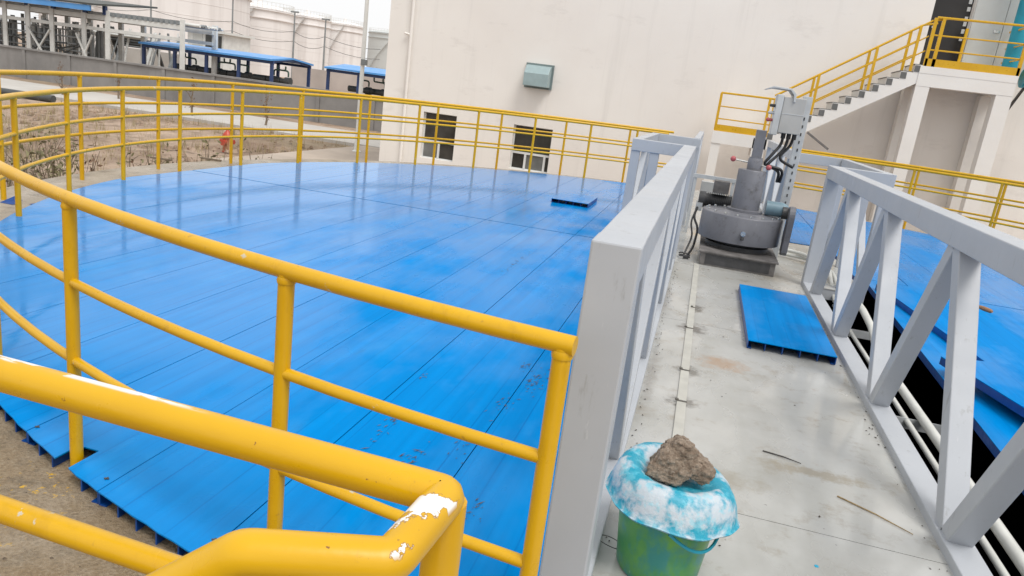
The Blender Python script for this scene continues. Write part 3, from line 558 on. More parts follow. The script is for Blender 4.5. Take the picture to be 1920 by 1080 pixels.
for k, h in enumerate(wins):
    a, c, z0, z1 = h; y = WY+.12; zt_ = z0+(z1-z0)*.38
    m = MB(); f_ = .035
    m.box(a,a+f_,y,y+.06,z0,z1); m.box(c-f_,c,y,y+.06,z0,z1); m.box(a+f_,c-f_,y,y+.06,z1-f_*.6,z1); m.box(a+f_,c-f_,y,y+.06,z0,z0+f_); m.box(a+f_,c-f_,y-.005,y+.06,zt_-.03,zt_+.03)
    wo = m.build('window', 'window_frame', bld)
    divs = [.5] if k == 0 else [.36,.86]
    for d in divs: m = MB(); x = a+(c-a)*d; m.box(x-.03,x+.03,y-.01,y+.055,z0+f_,zt_-.03); m.build('mullion', 'window_frame', wo)
    m = MB(); m.box(a+f_,c-f_,y+.03,y+.035,zt_+.03,z1-f_); m.build('pane', 'window_glass', wo)
    bd = [a+f_]+[a+(c-a)*d for d in divs]+[c-f_]
    for i in range(len(bd)-1): m = MB(); m.box(bd[i],bd[i+1],y+.032,y+.038,z0+f_,zt_-.031); m.build('pane', ('glass_pale' if (i+k) % 2 == 0 else 'window_glass'), wo)
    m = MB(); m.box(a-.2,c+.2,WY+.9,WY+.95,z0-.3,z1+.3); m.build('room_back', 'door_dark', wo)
# door leaf, room behind it, white side leaf
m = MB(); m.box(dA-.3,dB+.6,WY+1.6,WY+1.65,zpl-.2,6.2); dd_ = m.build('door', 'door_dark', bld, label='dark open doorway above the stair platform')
m = MB(); m.box(dA,dB,WY+.2,WY+.26,zpl,5.9); m.build('door_leaf', 'door_dark', dd_)
for i in range(9): z = zpl+.75+i*.17; m = MB(); m.box(dB-.10+.012*i*0, dB-.03, WY+.185, WY+.198, z, z+(.10 if i % 3 else .05)); m.build('painted_light_block', 'pole_white', dd_)  # white blocks stand in for bright light showing through the doorway
m = MB(); m.tube([(dA+.12,WY+.19,zpl+1.0),(dA+.12,WY+.15,zpl+1.0)], .03, 10); m.build('handle', 'chrome', dd_)
wa, wb = dB+.02, wx(1886,30).x
m = MB(); m.box(wa, wb-.006, WY-.05, WY-.004, zpl, 6.4); m.box(wb+.006, wb+.75, WY-.05, WY-.004, zpl, 6.4); ls = m.build('side_leaf', 'door_white', bld)
m = MB(); m.box(wb-.18, wb-.05, WY-.075, WY-.0505, zpl+.98, zpl+1.03); m.build('handle', 'chrome', ls)
# rain pipe on the facade
m = MB(); q0, q1 = wx(779,0), wx(757,300); m.tube([(q0.x-.02,WY-.06,8.3),(q0.x-.02,WY-.06,GZ+.1)], .045, 10); m.tube([(q0.x-.02,WY-.06,2.75),(q0.x-.2,WY-.10,2.78)], .03, 8); dp = m.build('rain_pipe', 'facade'); tag(dp, 'pale rain pipe running down the left end of the white facade', 'pipe')
# wall hood
h0, h1 = wx(990,122), wx(1034,165)
hd = thing('vent_hood', 'grey green metal vent hood on the white facade', 'vent', ((h0.x+h1.x)/2, WY, (h0.z+h1.z)/2))
hz1, hz0 = h0.z+.02, wx(1010,163).z; hx0, hx1 = h0.x+.02, h1.x-.04
m = MB(); m.box(hx0-.05, hx1+.05, WY-.06, WY-.001, hz0-.05, hz1+.05); m.build('flange', 'hood_dark', hd)
ht_ = hz1-hz0
m = MB(); pr = [(WY-.061,hz1),(WY-.25,hz1-.02),(WY-.42,hz1-ht_*.40),(WY-.42,hz0),(WY-.061,hz0)]; n = 5
m.add([(hx0,y,z) for y,z in pr]+[(hx1,y,z) for y,z in pr], [tuple(range(n)), tuple(reversed(range(n,2*n)))]+[(i,(i+1)%n,(i+1)%n+n,i+n) for i in range(n)]); m.build('cowl', 'hood_teal', hd, .01)
# teal pipe beside the platform
q = at(1912,60,WY-.5); tp = thing('riser_pipe', 'teal blue riser pipe right of the stair platform', 'pipe', (q.x, q.y, GZ))
m = MB(); m.tube([(q.x,q.y,zpl+.02),(q.x,q.y,7)], .17, 20); m.build('pipe', 'teal_paint', tp)
q2 = at(1930,148,19.6); m = MB(); m.tube([(q2.x-.12,19.6,q2.z),(q2.x+1.5,19.6,q2.z)], .16, 20); m.build('branch_pipe', 'teal_paint', tp); m = MB(); m.tube([(q2.x-.14,19.6,q2.z),(q2.x-.08,19.6,q2.z)], .21, 20); m.build('flange', 'teal_paint', tp)
m = MB(); m.beam((q2.x-.02,19.7,q2.z-.2),(q2.x-.02,20.6,q2.z-.9),.05,.05); m.build('bracket', 'dark_steel', tp)
# ------------------------------------------------------------------ outside stair
SY, SB = 19.45, 20.45
def sx(u, v): return at(u, v, SY)
stair = thing('concrete_staircase', 'white concrete outside staircase with platform on columns', 'staircase', (sx(1500,400).x, SY, GZ))
s0, s6 = sx(1533,218), sx(1686,148); run = (s6.x-s0.x)/6; rise = (s6.z-s0.z)/6
zland = sx(1380,250).z; zplat = sx(1800,131).z
k0 = -round((s0.z-zland)/rise); kN = round((zplat-s0.z)/rise)
xland1 = s0.x+k0*run
poly = []
for k in range(k0, kN): poly += [(s0.x+k*run-.0, s0.z+k*rise-.0), (s0.x+k*run, s0.z+(k+1)*rise)]
xt = s0.x+kN*run; poly += [(xt, s0.z+kN*rise), (xt+.25, s0.z+kN*rise)]
so0, so1 = sx(1512,247), sx(1716,157); sl = (so1.z-so0.z)/(so1.x-so0.x)
xb = xland1-.3; poly += [(xt+.25, so0.z+sl*(xt+.25-so0.x)), (xb, so0.z+sl*(xb-so0.x)), (xb, poly[0][1])]
m = MB(); m.prism(poly, SY, SB); m.build('flight', 'stair_concrete', stair)
for k in range(k0, kN):
    x, z = s0.x+k*run, s0.z+k*rise; m = MB(); m.box(x+.005, x+.135, SY-.012, SB+.0, z+.012, z+rise-.015) if 0 else m.box(x+.004, x+.13, SY-.01, SY+.02, z+.02, z+rise-.012); m.build('tread_end', 'step_dark', stair)
    m = MB(); m.box(x-.012, x+run-.004, SY+.021, SB-.002, z+rise+.001, z+rise+.02); m.build('tread', 'step_dark', stair)
pl0, pl1 = sx(1722,140).x, sx(1908,150).x; zb = sx(1800,170).z
m = MB(); m.box(pl0, pl1, SY-.02, WY-.055, zplat-.16, zplat); m.build('platform', 'stair_concrete', stair)
m = MB(); m.box(pl0+.001, pl1-.001, SY-.015, SY+.30, zb, zplat-.161); m.box(pl0+.001, pl0+.28, SY+.301, WY-.06, zb, zplat-.161); m.box(pl1-.30, pl1-.001, SY+.301, WY-.06, zb, zplat-.161); m.build('platform_beam', 'stair_concrete', stair)
c1a, c1b = sx(1722,175).x, sx(1749,175).x; c2a, c2b = sx(1861,185).x, sx(1905,185).x
for a, c in ((pl0+.002, pl0+.30), (pl1-.34, pl1-.002)):
    m = MB(); m.box(a, c, SY-.01, SY+.29, GZ-.1, zb-.002); m.build('column', 'stair_concrete', stair)
    m = MB(); m.box(a, c, WY-.36, WY-.07, GZ-.1, zb-.002); m.build('column', 'stair_concrete', stair)
l0, l1 = sx(1336,250).x, xland1+.02
m = MB(); m.box(l0, l1, SY, SB, zland-.30, zland); m.build('landing', 'stair_concrete', stair)
for a in (l0+.01, l1-.24): m = MB(); m.box(a, a+.22, SY+.02, SY+.24, GZ-.1, zland-.302); m.build('column', 'stair_concrete', stair)
m = MB(); m.beam(sx(1513,248)+Vector((0,-.05,0)), sx(1552,280)+Vector((0,-.05,0)), .05, .05); m.build('brace', 'rust_base', stair)
sr = thing('stair_railing', 'thin yellow railing along the concrete staircase, landing and platform', 'railing', (sx(1600,150).x, SY, zland))
def rail_line(pts, r, name='rail'):
    m = MB(); m.tube(pts, r, 8); return m.build(name, 'yellow_paint', sr)
rh = [.95, .62, .30]; xA = xland1+.05
for y in (SY+.06, SB-.06):
    zl = lambda x: s0.z+(x-s0.x)/run*rise+rise*.6
    xe = pl0+.18; xE = xe-.05
    for i, h in enumerate(rh):
        pts = [(xA, y, zl(xA)+h), (xt-.12, y, zl(xt-.12)+h)]
        if i == 0: pts += [(xt+.2, y, zplat+1.06)]
        rail_line(pts, .022 if i == 0 else .016)
    for u in (1535, 1632, 1703):
        x = sx(u, 150).x; m = MB(); m.box(x-.03, x+.03, y-.025, y+.025, zl(x)-.1, zl(x)+.95); m.build('post', 'yellow_paint', sr)
zt_ = zplat
for i, h in enumerate((1.06, .68, .36)):
    rail_line([(pl0+.10, SY+.02, zt_+h), (pl1-.03, SY+.02, zt_+h), (pl1-.03, WY-.1, zt_+h)], .026 if i == 0 else .018)
for x, y in ((pl0+.08, SY+.02), (sx(1760,80).x, SY+.02), (pl1-.03, SY+.02), (pl1-.03, SB)):
    m = MB(); m.box(x-.035, x+.035, y-.025, y+.025, zt_, zt_+1.05); m.build('post', 'yellow_paint', sr)
x = sx(1838,80).x; m = MB(); m.box(x-.03,x+.03,WY-.12,WY-.07,zt_,zt_+1.05); m.build('post', 'yellow_paint', sr)
m = MB(); m.box(pl0+.06, pl1-.01, SY-.005, SY+.005, zt_+.002, zt_+.17); m.box(pl1-.02, pl1-.01, SY+.006, WY-.1, zt_+.002, zt_+.17); m.build('toe_board', 'yellow_paint', sr)
zl_ = zland; ra, rb = l0+.04, l1+.0
for i, h in enumerate((.92, .60, .30)):
    rail_line([(rb, SY+.05, zl_+h), (ra, SY+.05, zl_+h), (ra, SB-.05, zl_+h)], .024 if i == 0 else .015)
for x, y in ((ra, SY+.05), (ra, SB-.05), (rb, SY+.05), (rb-.12, SY+.05)):
    m = MB(); m.box(x-.03, x+.03, y-.025, y+.025, zl_, zl_+.92); m.build('post', 'yellow_paint', sr)
m = MB(); m.box(ra, rb, SY+.02, SY+.03, zl_+.002, zl_+.16); m.build('toe_board', 'yellow_paint', sr)
# ------------------------------------------------------------------ boundary wall
FY = 36.5
zf = at(200,111,FY).z; xr = at(760,150,FY).x; xl_ = -62.
fw = thing('boundary_wall', 'long grey concrete boundary wall behind the path', 'wall', (-30, FY, GZ))
m = MB(); m.box(xl_, xr, FY-.08, FY+.28, zf-.10, zf); m.build('coping', 'fence_concrete', fw)
x = xl_
while x < xr-.5:
    x2 = min(x+3.2, xr); m = MB(); m.box(x+.21, x2-.01, FY, FY+.16, GZ-.1, zf-.101); m.build('wall_panel', 'fence_concrete', fw); m = MB(); m.box(x, x+.20, FY-.06, FY+.22, GZ-.1, zf-.101); m.build('pier', 'fence_concrete', fw); x = x2
# ------------------------------------------------------------------ sheds
def shed(label, u0, v0, u1, v1, Y, dep, nposts, ridge):
    a = at(u0, v0, Y); c = at(u1, v1, Y); z = (a.z+c.z)/2; x0, x1 = a.x, c.x
    t = thing('open_shed', label, 'shed', ((x0+x1)/2, Y, GZ)); m = MB()
    pr = [(Y-.3,z),(Y+dep/2,z+ridge),(Y+dep+.3,z)]
    for (ya, za), (yb, zb_) in zip(pr, pr[1:]):
        m.add([(x0,ya,za),(x1,ya,za),(x1,yb,zb_),(x0,yb,zb_),(x0,ya,za-.12),(x1,ya,za-.12),(x1,yb,zb_-.12),(x0,yb,zb_-.12)], [(0,1,2,3),(4,7,6,5),(0,4,5,1),(1,5,6,2),(2,6,7,3),(3,7,4,0)])
    m.build('roof', 'roof_blue', t)
    m = MB(); m.box(x0,x1,Y+.02,Y+.12,z-.32,z-.13); m.box(x0,x1,Y+dep-.12,Y+dep-.02,z-.32,z-.13)
    for i in range(nposts): x = x0+.15+(x1-x0-.3)*i/(nposts-1); m.beam((x,Y,z-.18),(x,Y+dep/2,z+ridge-.18),.1,.12); m.beam((x,Y+dep/2,z+ridge-.18),(x,Y+dep,z-.18),.1,.12)
    m.build('roof_frame', 'navy_steel', t)
    for y in (Y+.07, Y+dep-.07):
        for i in range(nposts): x = x0+.15+(x1-x0-.3)*i/(nposts-1); m = MB(); m.box(x-.10,x+.10,y-.08,y+.08,GZ-.05,z-.32); m.build('post', 'navy_steel', t)
    return x0, x1, z
s1 = shed('long open shed with blue roof behind the boundary wall', 265, 79, 513, 111, 46, 5.0, 5, .25)
s2 = shed('short open shed with blue roof close to the white building', 612, 125, 735, 141, 50, 5.5, 3, .35)
def pump(x, y, k, label):
    t = thing('pump_skid', label, 'pump', (x, y, GZ)); z = GZ+1.05
    m = MB(); m.box(x-1.1,x+1.1,y-.4,y+.4,GZ,z); m.build('plinth', 'fence_concrete', t)
    m = MB(); m.tube([(x-.9,y,z+.5),(x+.1,y,z+.5)], 0.22, 14); m.tube([(x+.15,y,z+.5),(x+.45,y,z+.5)], .18, 12); m.build('motor', 'pump_dark', t)
    m = MB(); m.tube([(x+.5,y,z+.5),(x+.9,y,z+.5)], .28, 14); m.build('pump_casing', 'pump_dark', t)
    m = MB(); m.tube(rounded([(x+.7,y,z+.8),(x+.7,y,z+1.2),(x+.7-.9*k,y,z+1.22),(x+.7-.9*k,y,z+1.5)], .2), .06, 10); m.build('outlet_pipe', 'pipe_green', t)
for i, (u, k) in enumerate([(352,1),(395,-1),(425,1),(450,1),(498,-1),(525,1)]): 
    x = at(u, 120, 48).x; pump(x, 48, k, ['dark pump with green pipe at the left end of the long shed','dark pump second from the left under the long shed','dark pump third from the left under the long shed','dark pump third from the right under the long shed','dark pump second from the right under the long shed','dark pump at the right end of the long shed'][i])
for i, u in enumerate((675, 705, 722)):
    x = at(u, 165, 52).x; pump(x, 52, 1, ['dark pump at the left end of the short shed','dark pump in the middle of the short shed','dark pump at the right end of the short shed'][i])
# ------------------------------------------------------------------ pipe rack
PY = 44
rk = thing('pipe_rack', 'white steel pipe rack with many grey pipes at far left', 'pipe rack', (at(90,60,PY).x, PY, GZ))
zr = at(100,22,PY).z
xa_, xb_ = at(-60,0,PY).x, at(345,55,PY).x
for z, wd in ((zr, .30), (zr-.75, .22)):
    m = MB(); m.box(xa_, xb_, PY-.1, PY+.1, z-wd/2, z+wd/2); m.build('beam', 'white_steel', rk); m = MB(); m.box(xa_, xb_, PY+2.9, PY+3.1, z-wd/2, z+wd/2); m.build('beam', 'white_steel', rk)
for u in (-20, 14, 57, 101, 161, 205, 345):
    x = at(u, 60, PY).x; m = MB(); m.box(x-.17, x+.17, PY-.2, PY-.101, GZ-.05, zr+.5); m.build('column', 'white_steel', rk); m = MB(); m.box(x-.17, x+.17, PY+3.11, PY+3.3, GZ-.05, zr+.5); m.build('column', 'white_steel', rk)
def xb2(u0, u1):
    x0, x1 = at(u0,60,PY).x, at(u1,60,PY).x; m = MB(); m.beam((x0,PY-.24,GZ+.6),(x1,PY-.24,zr-1.2),.10,.10); m.beam((x0,PY-.34,zr-1.2),(x1,PY-.34,GZ+.6),.10,.10); m.build('brace', 'white_steel', rk)
xb2(60, 99); xb2(150, 178)
rr_ = random.Random(5)
for i in range(70):
    u = rr_.uniform(-30, 158); x = at(u, 60, PY).x; r = rr_.choice((.06,.08,.11,.14)); y = PY+rr_.uniform(.5, 2.6); z1 = zr-rr_.uniform(.3, 1.2)
    m = MB(); m.tube([(x,y,GZ),(x,y,z1)], r, 8); m.build('riser', rr_.choice(('pipe_grey','pump_dark','pipe_grey','white_steel','white_steel')), rk)
for i in range(9):
    y = PY+.3+i*.3; z = zr+.25; m = MB(); m.tube([(xa_,y,z),(xb_+1,y,z)], rr_.uniform(.06,.12), 8); m.build('pipe', rr_.choice(('white_steel','pipe_grey')), rk)
for i in range(12):
    u = rr_.uniform(-20, 120); x = at(u, 60, PY).x; m = MB(); m.tube([(x,PY+.4,GZ+rr_.uniform(.8,2.8))]*1+[(x+rr_.uniform(1.5,4),PY+.4,GZ+rr_.uniform(1.,2.8))], .06, 6) ; m.build('pipe', 'pump_dark', rk)
for i in range(5):
    y = PY+.4; z = GZ+1.3+i*.45; m = MB(); m.tube([(at(-40,60,PY).x,y,z),(at(158,60,PY).x,y,z)], .05, 6); m.build('pipe', 'pipe_grey', rk)
z_ = at(100,5,PY+2).z; m = MB(); xe_ = at(185,10,PY-1).x
m.add([(xa_,PY-1.4,z_),(xe_,PY-1.4,z_),(xe_,PY+4.5,z_+.55),(xa_,PY+4.5,z_+.55),(xa_,PY-1.4,z_+.12),(xe_,PY-1.4,z_+.12),(xe_,PY+4.5,z_+.67),(xa_,PY+4.5,z_+.67)], [(3,2,1,0),(4,5,6,7),(0,1,5,4),(1,2,6,5),(2,3,7,6),(3,0,4,7)]); m.build('canopy', 'roof_dark', rk)
m = MB(); m.box(xa_,xe_-.4,PY-1.35,PY-1.2,z_-.36,z_-.01); m.build('canopy_edge', 'roof_blue', rk)
for u in (30, 80, 140, 178):
    x = at(u,10,PY-1).x; m = MB(); m.box(x-.12,x+.12,PY-.25,PY-.05,zr+.2,z_+.1); m.build('canopy_post', 'navy_steel', rk)
for i in range(26):
    u = rr_.uniform(178, 345); x = at(u, 70, 52).x; hgt = at(u, rr_.uniform(48, 72)+u*.1-20, 52).z; m = MB(); m.tube([(x,52+rr_.uniform(-2,2),GZ),(x,52,hgt)], rr_.choice((.06,.09,.14)), 7); m.build('riser', rr_.choice(('white_steel','pipe_grey','pump_dark','white_steel')), rk)
for i in range(7):
    y = 51+i*.3; z = at(260, 62+i*4.5, y).z; m = MB(); m.tube([(at(180,60,y).x,y,z),(at(rr_.uniform(270,345),60,y).x,y,z)], rr_.choice((.06,.1,.13)), 7); m.build('pipe', rr_.choice(('white_steel','pipe_grey','pump_dark')), rk)
for i in range(14):
    u = 205+i*10; x = at(u, 45, PY).x; m = MB(); m.box(x-.12,x+.12,PY-.15,PY+.15,zr+.16,zr+.42); m.build('pipe_shoe', 'pipe_grey', rk)
# low walls and a white cabin behind the shed
m = MB(); a, c = at(180,85,56), at(345,110,56); m.box(a.x,c.x,56,56.3,GZ-.1,at(260,92,56).z); lw = m.build('low_wall', 'path_concrete'); tag(lw, 'low pale wall between the pipe rack and the blue shed', 'wall')
m = MB(); a, c = at(548,118,60), at(745,140,60); m.box(a.x,c.x,60,60.3,GZ-.1,at(640,136,60).z); lw = m.build('low_wall', 'bund_pink'); tag(lw, 'low pinkish wall between the two blue sheds and the tanks', 'wall')
ca, cb_ = at(352,56,60), at(420,66,60)
cbn = thing('white_cabin', 'small white cabin with dark windows behind the long shed', 'cabin', (ca.x, 60, GZ))
m = MB(); m.box(ca.x,cb_.x,60,64,GZ-.1,ca.z); m.build('wall', 'white_steel', cbn); m = MB(); m.box(ca.x-.2,cb_.x+.3,59.7,64.3,ca.z+.001,ca.z+.2); m.build('roof', 'white_steel', cbn)
for u0, u1 in ((362,380),(386,398),(410,416)):
    x0, x1 = at(u0,70,60).x, at(u1,70,60).x; m = MB(); m.box(x0,x1,59.95,59.99,at(390,82,60).z-.6,at(390,64,60).z-.05); m.build('window', 'window_glass' if u0 > 370 else 'door_white', cbn)
# ------------------------------------------------------------------ storage tanks
def stank(u, r_px, vtop, Y, label, mat='tank_white', roof=True):
    c = at(u, vtop, Y); e = at(u+r_px, vtop, Y); r = (e-c).dot(RT); z = c.z; t = thing('storage_tank', label, 'tank', (c.x, Y, GZ), 'storage tanks behind the sheds'); x, y = c.x, Y
    m = MB(); m.lathe([(r,GZ),(r,z)], (x,y,0), 64, True, False); m.build('shell', mat, t)
    m = MB(); nc = 7
    for i in range(1, nc): zz = GZ+(z-GZ)*i/nc; m.lathe([(r+.002,zz-.03),(r+.03,zz-.02),(r+.03,zz+.02),(r+.002,zz+.03)], (x,y,0), 64, True, False)
    m.build('shell_seam', mat, t)
    for zz in (z-.25, z-1.6): m = MB(); m.lathe([(r+.001,zz-.1),(r+.25,zz-.08),(r+.25,zz+.08),(r+.001,zz+.1)], (x,y,0), 64, True, False); m.build('wind_girder', mat, t)
    m = MB(); m.lathe([(r+.1,z-.02),(r*.98,z+.1),(r*.5,z+r*.14),(.4,z+r*.19),(.3,z+r*.19+.6),(.001,z+r*.19+.7)], (x,y,0), 64, True, False); m.build('roof', mat, t)
    m = MB()
    for zz in (z+.55, z+1.1): m.tube([(x+r*math.cos(q)*1.0, y+r*math.sin(q), zz) for q in [2*math.pi*i/64 for i in range(64)]], .035, 5, True)
    for i in range(48): q = 2*math.pi*i/48; m.tube([(x+r*math.cos(q), y+r*math.sin(q), z), (x+r*math.cos(q), y+r*math.sin(q), z+1.1)], .035, 5)
    m.build('roof_railing', 'white_steel', t)
    m = MB()
    for i in range(40): q = -2.6+1.5*i/40; zz = GZ+(z-GZ)*i/40; m.beam((x+(r+.05)*math.cos(q), y+(r+.05)*math.sin(q), zz), (x+(r+.9)*math.cos(q), y+(r+.9)*math.sin(q), zz), .28, .06)
    m.build('spiral_stair', 'white_steel', t)
stank(316, 132, -45, 95, 'nearest and largest white storage tank, its top cut by the frame')
stank(487, 57, 17, 120, 'white storage tank second from left with domed roof')
stank(576, 41, 33, 150, 'white storage tank in the middle of the row behind the sheds')
stank(647, 35, 47, 178, 'white storage tank right behind the white light pole')
stank(740, 46, 66, 230, 'distant pale grey tank half hidden by the white building', 'tank_grey')
stank(150, 60, -70, 150, 'far white storage tank behind the pipe rack at left')
# ------------------------------------------------------------------ poles and cables
LY = 82; tops = []
for u, v0, lab in ((283,-30,'thin dark lamp post in front of the largest tank'),(437,-2,'thin dark lamp post left of the second tank'),(553,24,'thin dark lamp post between the second and middle tanks'),(611,38,'thin dark lamp post between the middle and right tanks')):
    a = at(u, v0, LY); bt = a.copy(); t = thing('lamp_post', lab, 'lamp post', (a.x, LY, GZ), 'lamp posts along the tank row')
    m = MB(); m.tube([(a.x,LY,GZ),(a.x,LY,a.z)], [.14,.08], 8); m.build('mast', 'pipe_grey', t); m = MB(); m.box(a.x-.5,a.x+.5,LY-.1,LY+.1,a.z,a.z+.18); m.build('lamp_head', 'pipe_grey', t); tops.append((a.x, a.z))
for k, dz in enumerate((-2.3, -3.4)):
    pts = []
    xs_ = [at(150,0,LY).x]+[x for x, z in tops]+[at(735,90,LY).x]; zs_ = [tops[0][1]]+[z for x, z in tops]+[tops[-1][1]-2]
    zz = [at(u, v, LY).z+(-1.1 if k else 0) for u, v in ((150,4),(283,18),(437,40),(553,59),(611,69),(735,92))]
    for i in range(len(xs_)-1):
        for j in range(6): s_ = j/6; pts.append((xs_[i]*(1-s_)+xs_[i+1]*s_, LY, zz[i]*(1-s_)+zz[i+1]*s_-.5*4*s_*(1-s_)))
    m = MB(); m.tube(pts, .028, 5); o = m.build('overhead_cable', 'cable_dark'); tag(o, ['upper overhead cable sagging between the lamp posts','lower overhead cable sagging between the lamp posts'][k], 'cable')
q = onz(668,290,GZ); wp = thing('light_pole', 'tall white light pole standing left of the white building', 'pole', (q.x, q.y, GZ))
m = MB(); m.tube([(q.x,q.y,GZ),(q.x,q.y,7.5)], [.085,.06], 14); m.build('mast', 'pole_white', wp); m = MB(); m.lathe([(.16,0),(.16,.03),(.1,.06),(.09,.35)], (q.x,q.y,GZ+.11), 12); m.build('base_flange', 'pole_white', wp)
m = MB(); m.box(q.x-.03,q.x+.16,q.y-.1,q.y+.05,at(690,118,q.y).z-.1,at(690,118,q.y).z+.1); m.build('junction_box', 'pipe_grey', wp)
# hydrant
hq = onz(426,285,GZ); hy = thing('fire_hydrant', 'red fire hydrant standing on the soil behind the railing', 'hydrant', (hq.x, hq.y, GZ)); hp = (hq.x, hq.y, GZ)
m = MB(); m.lathe([(.16,0),(.16,.05),(.13,.07),(.13,.42),(.16,.46),(.16,.52),(.13,.58),(.05,.66),(.04,.7),(.001,.71)], hp, 20); m.build('barrel', 'hydrant_red', hy)
m = MB(); m.tube([(hp[0]-.24,hp[1],GZ+.34),(hp[0]+.24,hp[1],GZ+.34)], .07, 12); m.build('outlet', 'hydrant_red', hy); m = MB(); m.tube([(hp[0],hp[1]-.25,GZ+.30),(hp[0],hp[1],GZ+.30)], .09, 12); m.build('outlet', 'hydrant_red', hy)
# ------------------------------------------------------------------ saplings and shrubs
def twiggy(name, label, cat, x, y, z, h, nb, spread, leaves, seed, group, trunk=.03, lmat='leaf_olive', lsize=.05):
    r = random.Random(seed); t = thing(name, label, cat, (x, y, z), group); m = MB(); tips = []
    for i in range(nb):
        a = r.uniform(0, 6.28); sp = spread*r.uniform(.3, 1); hh = h*r.uniform(.6, 1); pts = [Vector((x,y,z))]
        for k in range(1, 5):
            f = k/4; pts.append(Vector((x+sp*f**1.3*math.cos(a)+r.uniform(-.04,.04), y+sp*f**1.3*math.sin(a)+r.uniform(-.04,.04), z+hh*f)))
        m.tube(pts, [trunk*(1-.2*k) for k in range(5)], 5); tips += [(pts[j]*(1-q)+pts[j+1]*q) for j in (1,2,3) for q in (.2,.6,1)]
        for q in range(4):
            b0 = pts[1+q % 3]; e = b0+Vector((r.uniform(-.3,.3), r.uniform(-.3,.3), r.uniform(.15,.45)))*h*.45; m.tube([b0, (b0+e)/2+Vector((0,0,.03)), e], [trunk*.45, trunk*.3, trunk*.15], 4); tips += [e, (b0+e)/2]
    m.build('trunk', 'bark', t); m = MB()
    for i in range(leaves):
        p = r.choice(tips)+Vector((r.gauss(0,.07), r.gauss(0,.07), r.gauss(0,.07))); s_ = lsize*r.uniform(.5,1.3); d = Vector((r.gauss(0,1),r.gauss(0,1),r.gauss(0,1))).normalized(); e = d.cross(Vector((r.gauss(0,1),r.gauss(0,1),r.gauss(0,1)))).normalized()
        m.add([p-d*s_, p+e*s_*.4, p+d*s_, p-e*s_*.4], [(0,1,2,3)])
    if leaves: m.build('crown', lmat, t)
    return t
shr = [(18,300),(52,300),(90,298),(118,296),(165,292),(245,288),(268,286),(282,285),(312,284),(352,282),(372,281),(395,280),(455,276),(480,276)]
ORD = ['first','second','third','fourth','fifth','sixth','seventh','eighth','ninth','tenth','eleventh','twelfth','thirteenth','fourteenth']
for i, (u, v) in enumerate(shr):
    dist = 12.6+(i*37 % 11)*.12; d = FW*FPX+RT*(u-960)+DN*(v-540); d2 = Vector((d.x, d.y)).normalized(); p = Vector((d2.x*dist, d2.y*dist))
    while math.hypot(p.x-XC, p.y-YC) < 8.6: p *= 1.03
    dense = u < 130
    twiggy('shrub', (ORD[i]+' shrub from the left behind the concrete rim, '+('olive leaves' if dense else 'nearly bare')), 'shrub', p.x, p.y, GZ, 1.65 if dense else 1.4+.1*(i % 3), 9 if dense else 6, .5 if dense else .33, 260 if dense else 110, 100+i, 'leafy shrubs at far left' if dense else 'bare shrubs along the rim', .014, 'leaf_olive' if dense or i % 2 else 'leaf_brown', .045)
for i, (u, v, h, lab) in enumerate([(118,183,2.3,'bare sapling before the boundary wall, leftmost of four'),(223,190,1.5,'short bare sapling beside the path, second from left'),(360,222,2.0,'bare sapling beside the path, third from left'),(497,240,2.2,'bare sapling beside the path, nearest the white pole')]):
    q = onz(u, v, GZ); twiggy('sapling', lab, 'tree', q.x, q.y, GZ, h, 1, .05, 60, 300+i, 'bare saplings along the path', .06, 'leaf_brown', .06)
q = onz(50,186,GZ); m = MB(); m.tube([(q.x-1.6,q.y,GZ+.16),(q.x+1.2,q.y+.2,GZ+.16)], .16, 10); o = m.build('drain_pipe', 'pump_dark'); tag(o, 'dark pipe lying on the soil near the boundary wall', 'pipe')
# ------------------------------------------------------------------ litter
def stick(u0, v0, u1, v1, mat, label, r=.0035):
    a, c = onz(u0,v0,.004), onz(u1,v1,.004); k = (a+c)/2+Vector((.006,.004,.002)); m = MB(); m.tube([a, k, c], [r, r*.9, r*.5], 6); tag(m.build('twig', mat), label, 'twig')
stick(1430,845,1502,869,'twig_dark','short dark twig on the pale deck'); stick(1570,930,1712,1002,'twig','long straw coloured stalk on the pale deck near the right truss')
q = onz(1843,581,.07); m = MB(); a = Vector((q.x,q.y,.086)); m.tube([a+Vector((-.05,.09,0)), a, a+Vector((.04,-.08,0)), a+Vector((.05,-.10,0))], [.012,.024,.022,.012], 8); tag(m.build('dry_leaf', 'cigar_leaf'), 'curled brown leaf on the right blue cover', 'leaf')
q = onz(1531,1061,.002); m = MB(); m.lathe([(.001,.004),(.007,.003),(.009,.0005)], (q.x,q.y,.0), 10, True, False); tag(m.build('paint_drop', 'blue_drop'), 'small turquoise paint drop on the deck', 'paint drop')
r = random.Random(11); m = MB()
for i in range(150):
    s_ = r.random()
    if s_ < .5: x, y = XL1+.01+abs(r.gauss(0,.03)), r.uniform(2.5,8)
    elif s_ < .8: x, y = XR0-.01-abs(r.gauss(0,.025)), r.uniform(2.3,7)
    else: x, y = r.uniform(.0,1.2), r.uniform(2.6,8.2)
    l = r.uniform(.003,.011); a = r.uniform(0,6.28); d = Vector((math.cos(a),math.sin(a),0)); e = Vector((-d.y,d.x,0)); p = Vector((x,y,.0035))
    m.add([p-d*l, p+e*l*.45, p+d*l, p-e*l*.45, p+Vector((0,0,.004))], [(0,1,4),(1,2,4),(2,3,4),(3,0,4),(3,2,1,0)])
tag(m.build('leaf_litter', 'litter'), 'dark crumbs of leaf litter scattered along the deck edges', 'litter', kind='stuff')
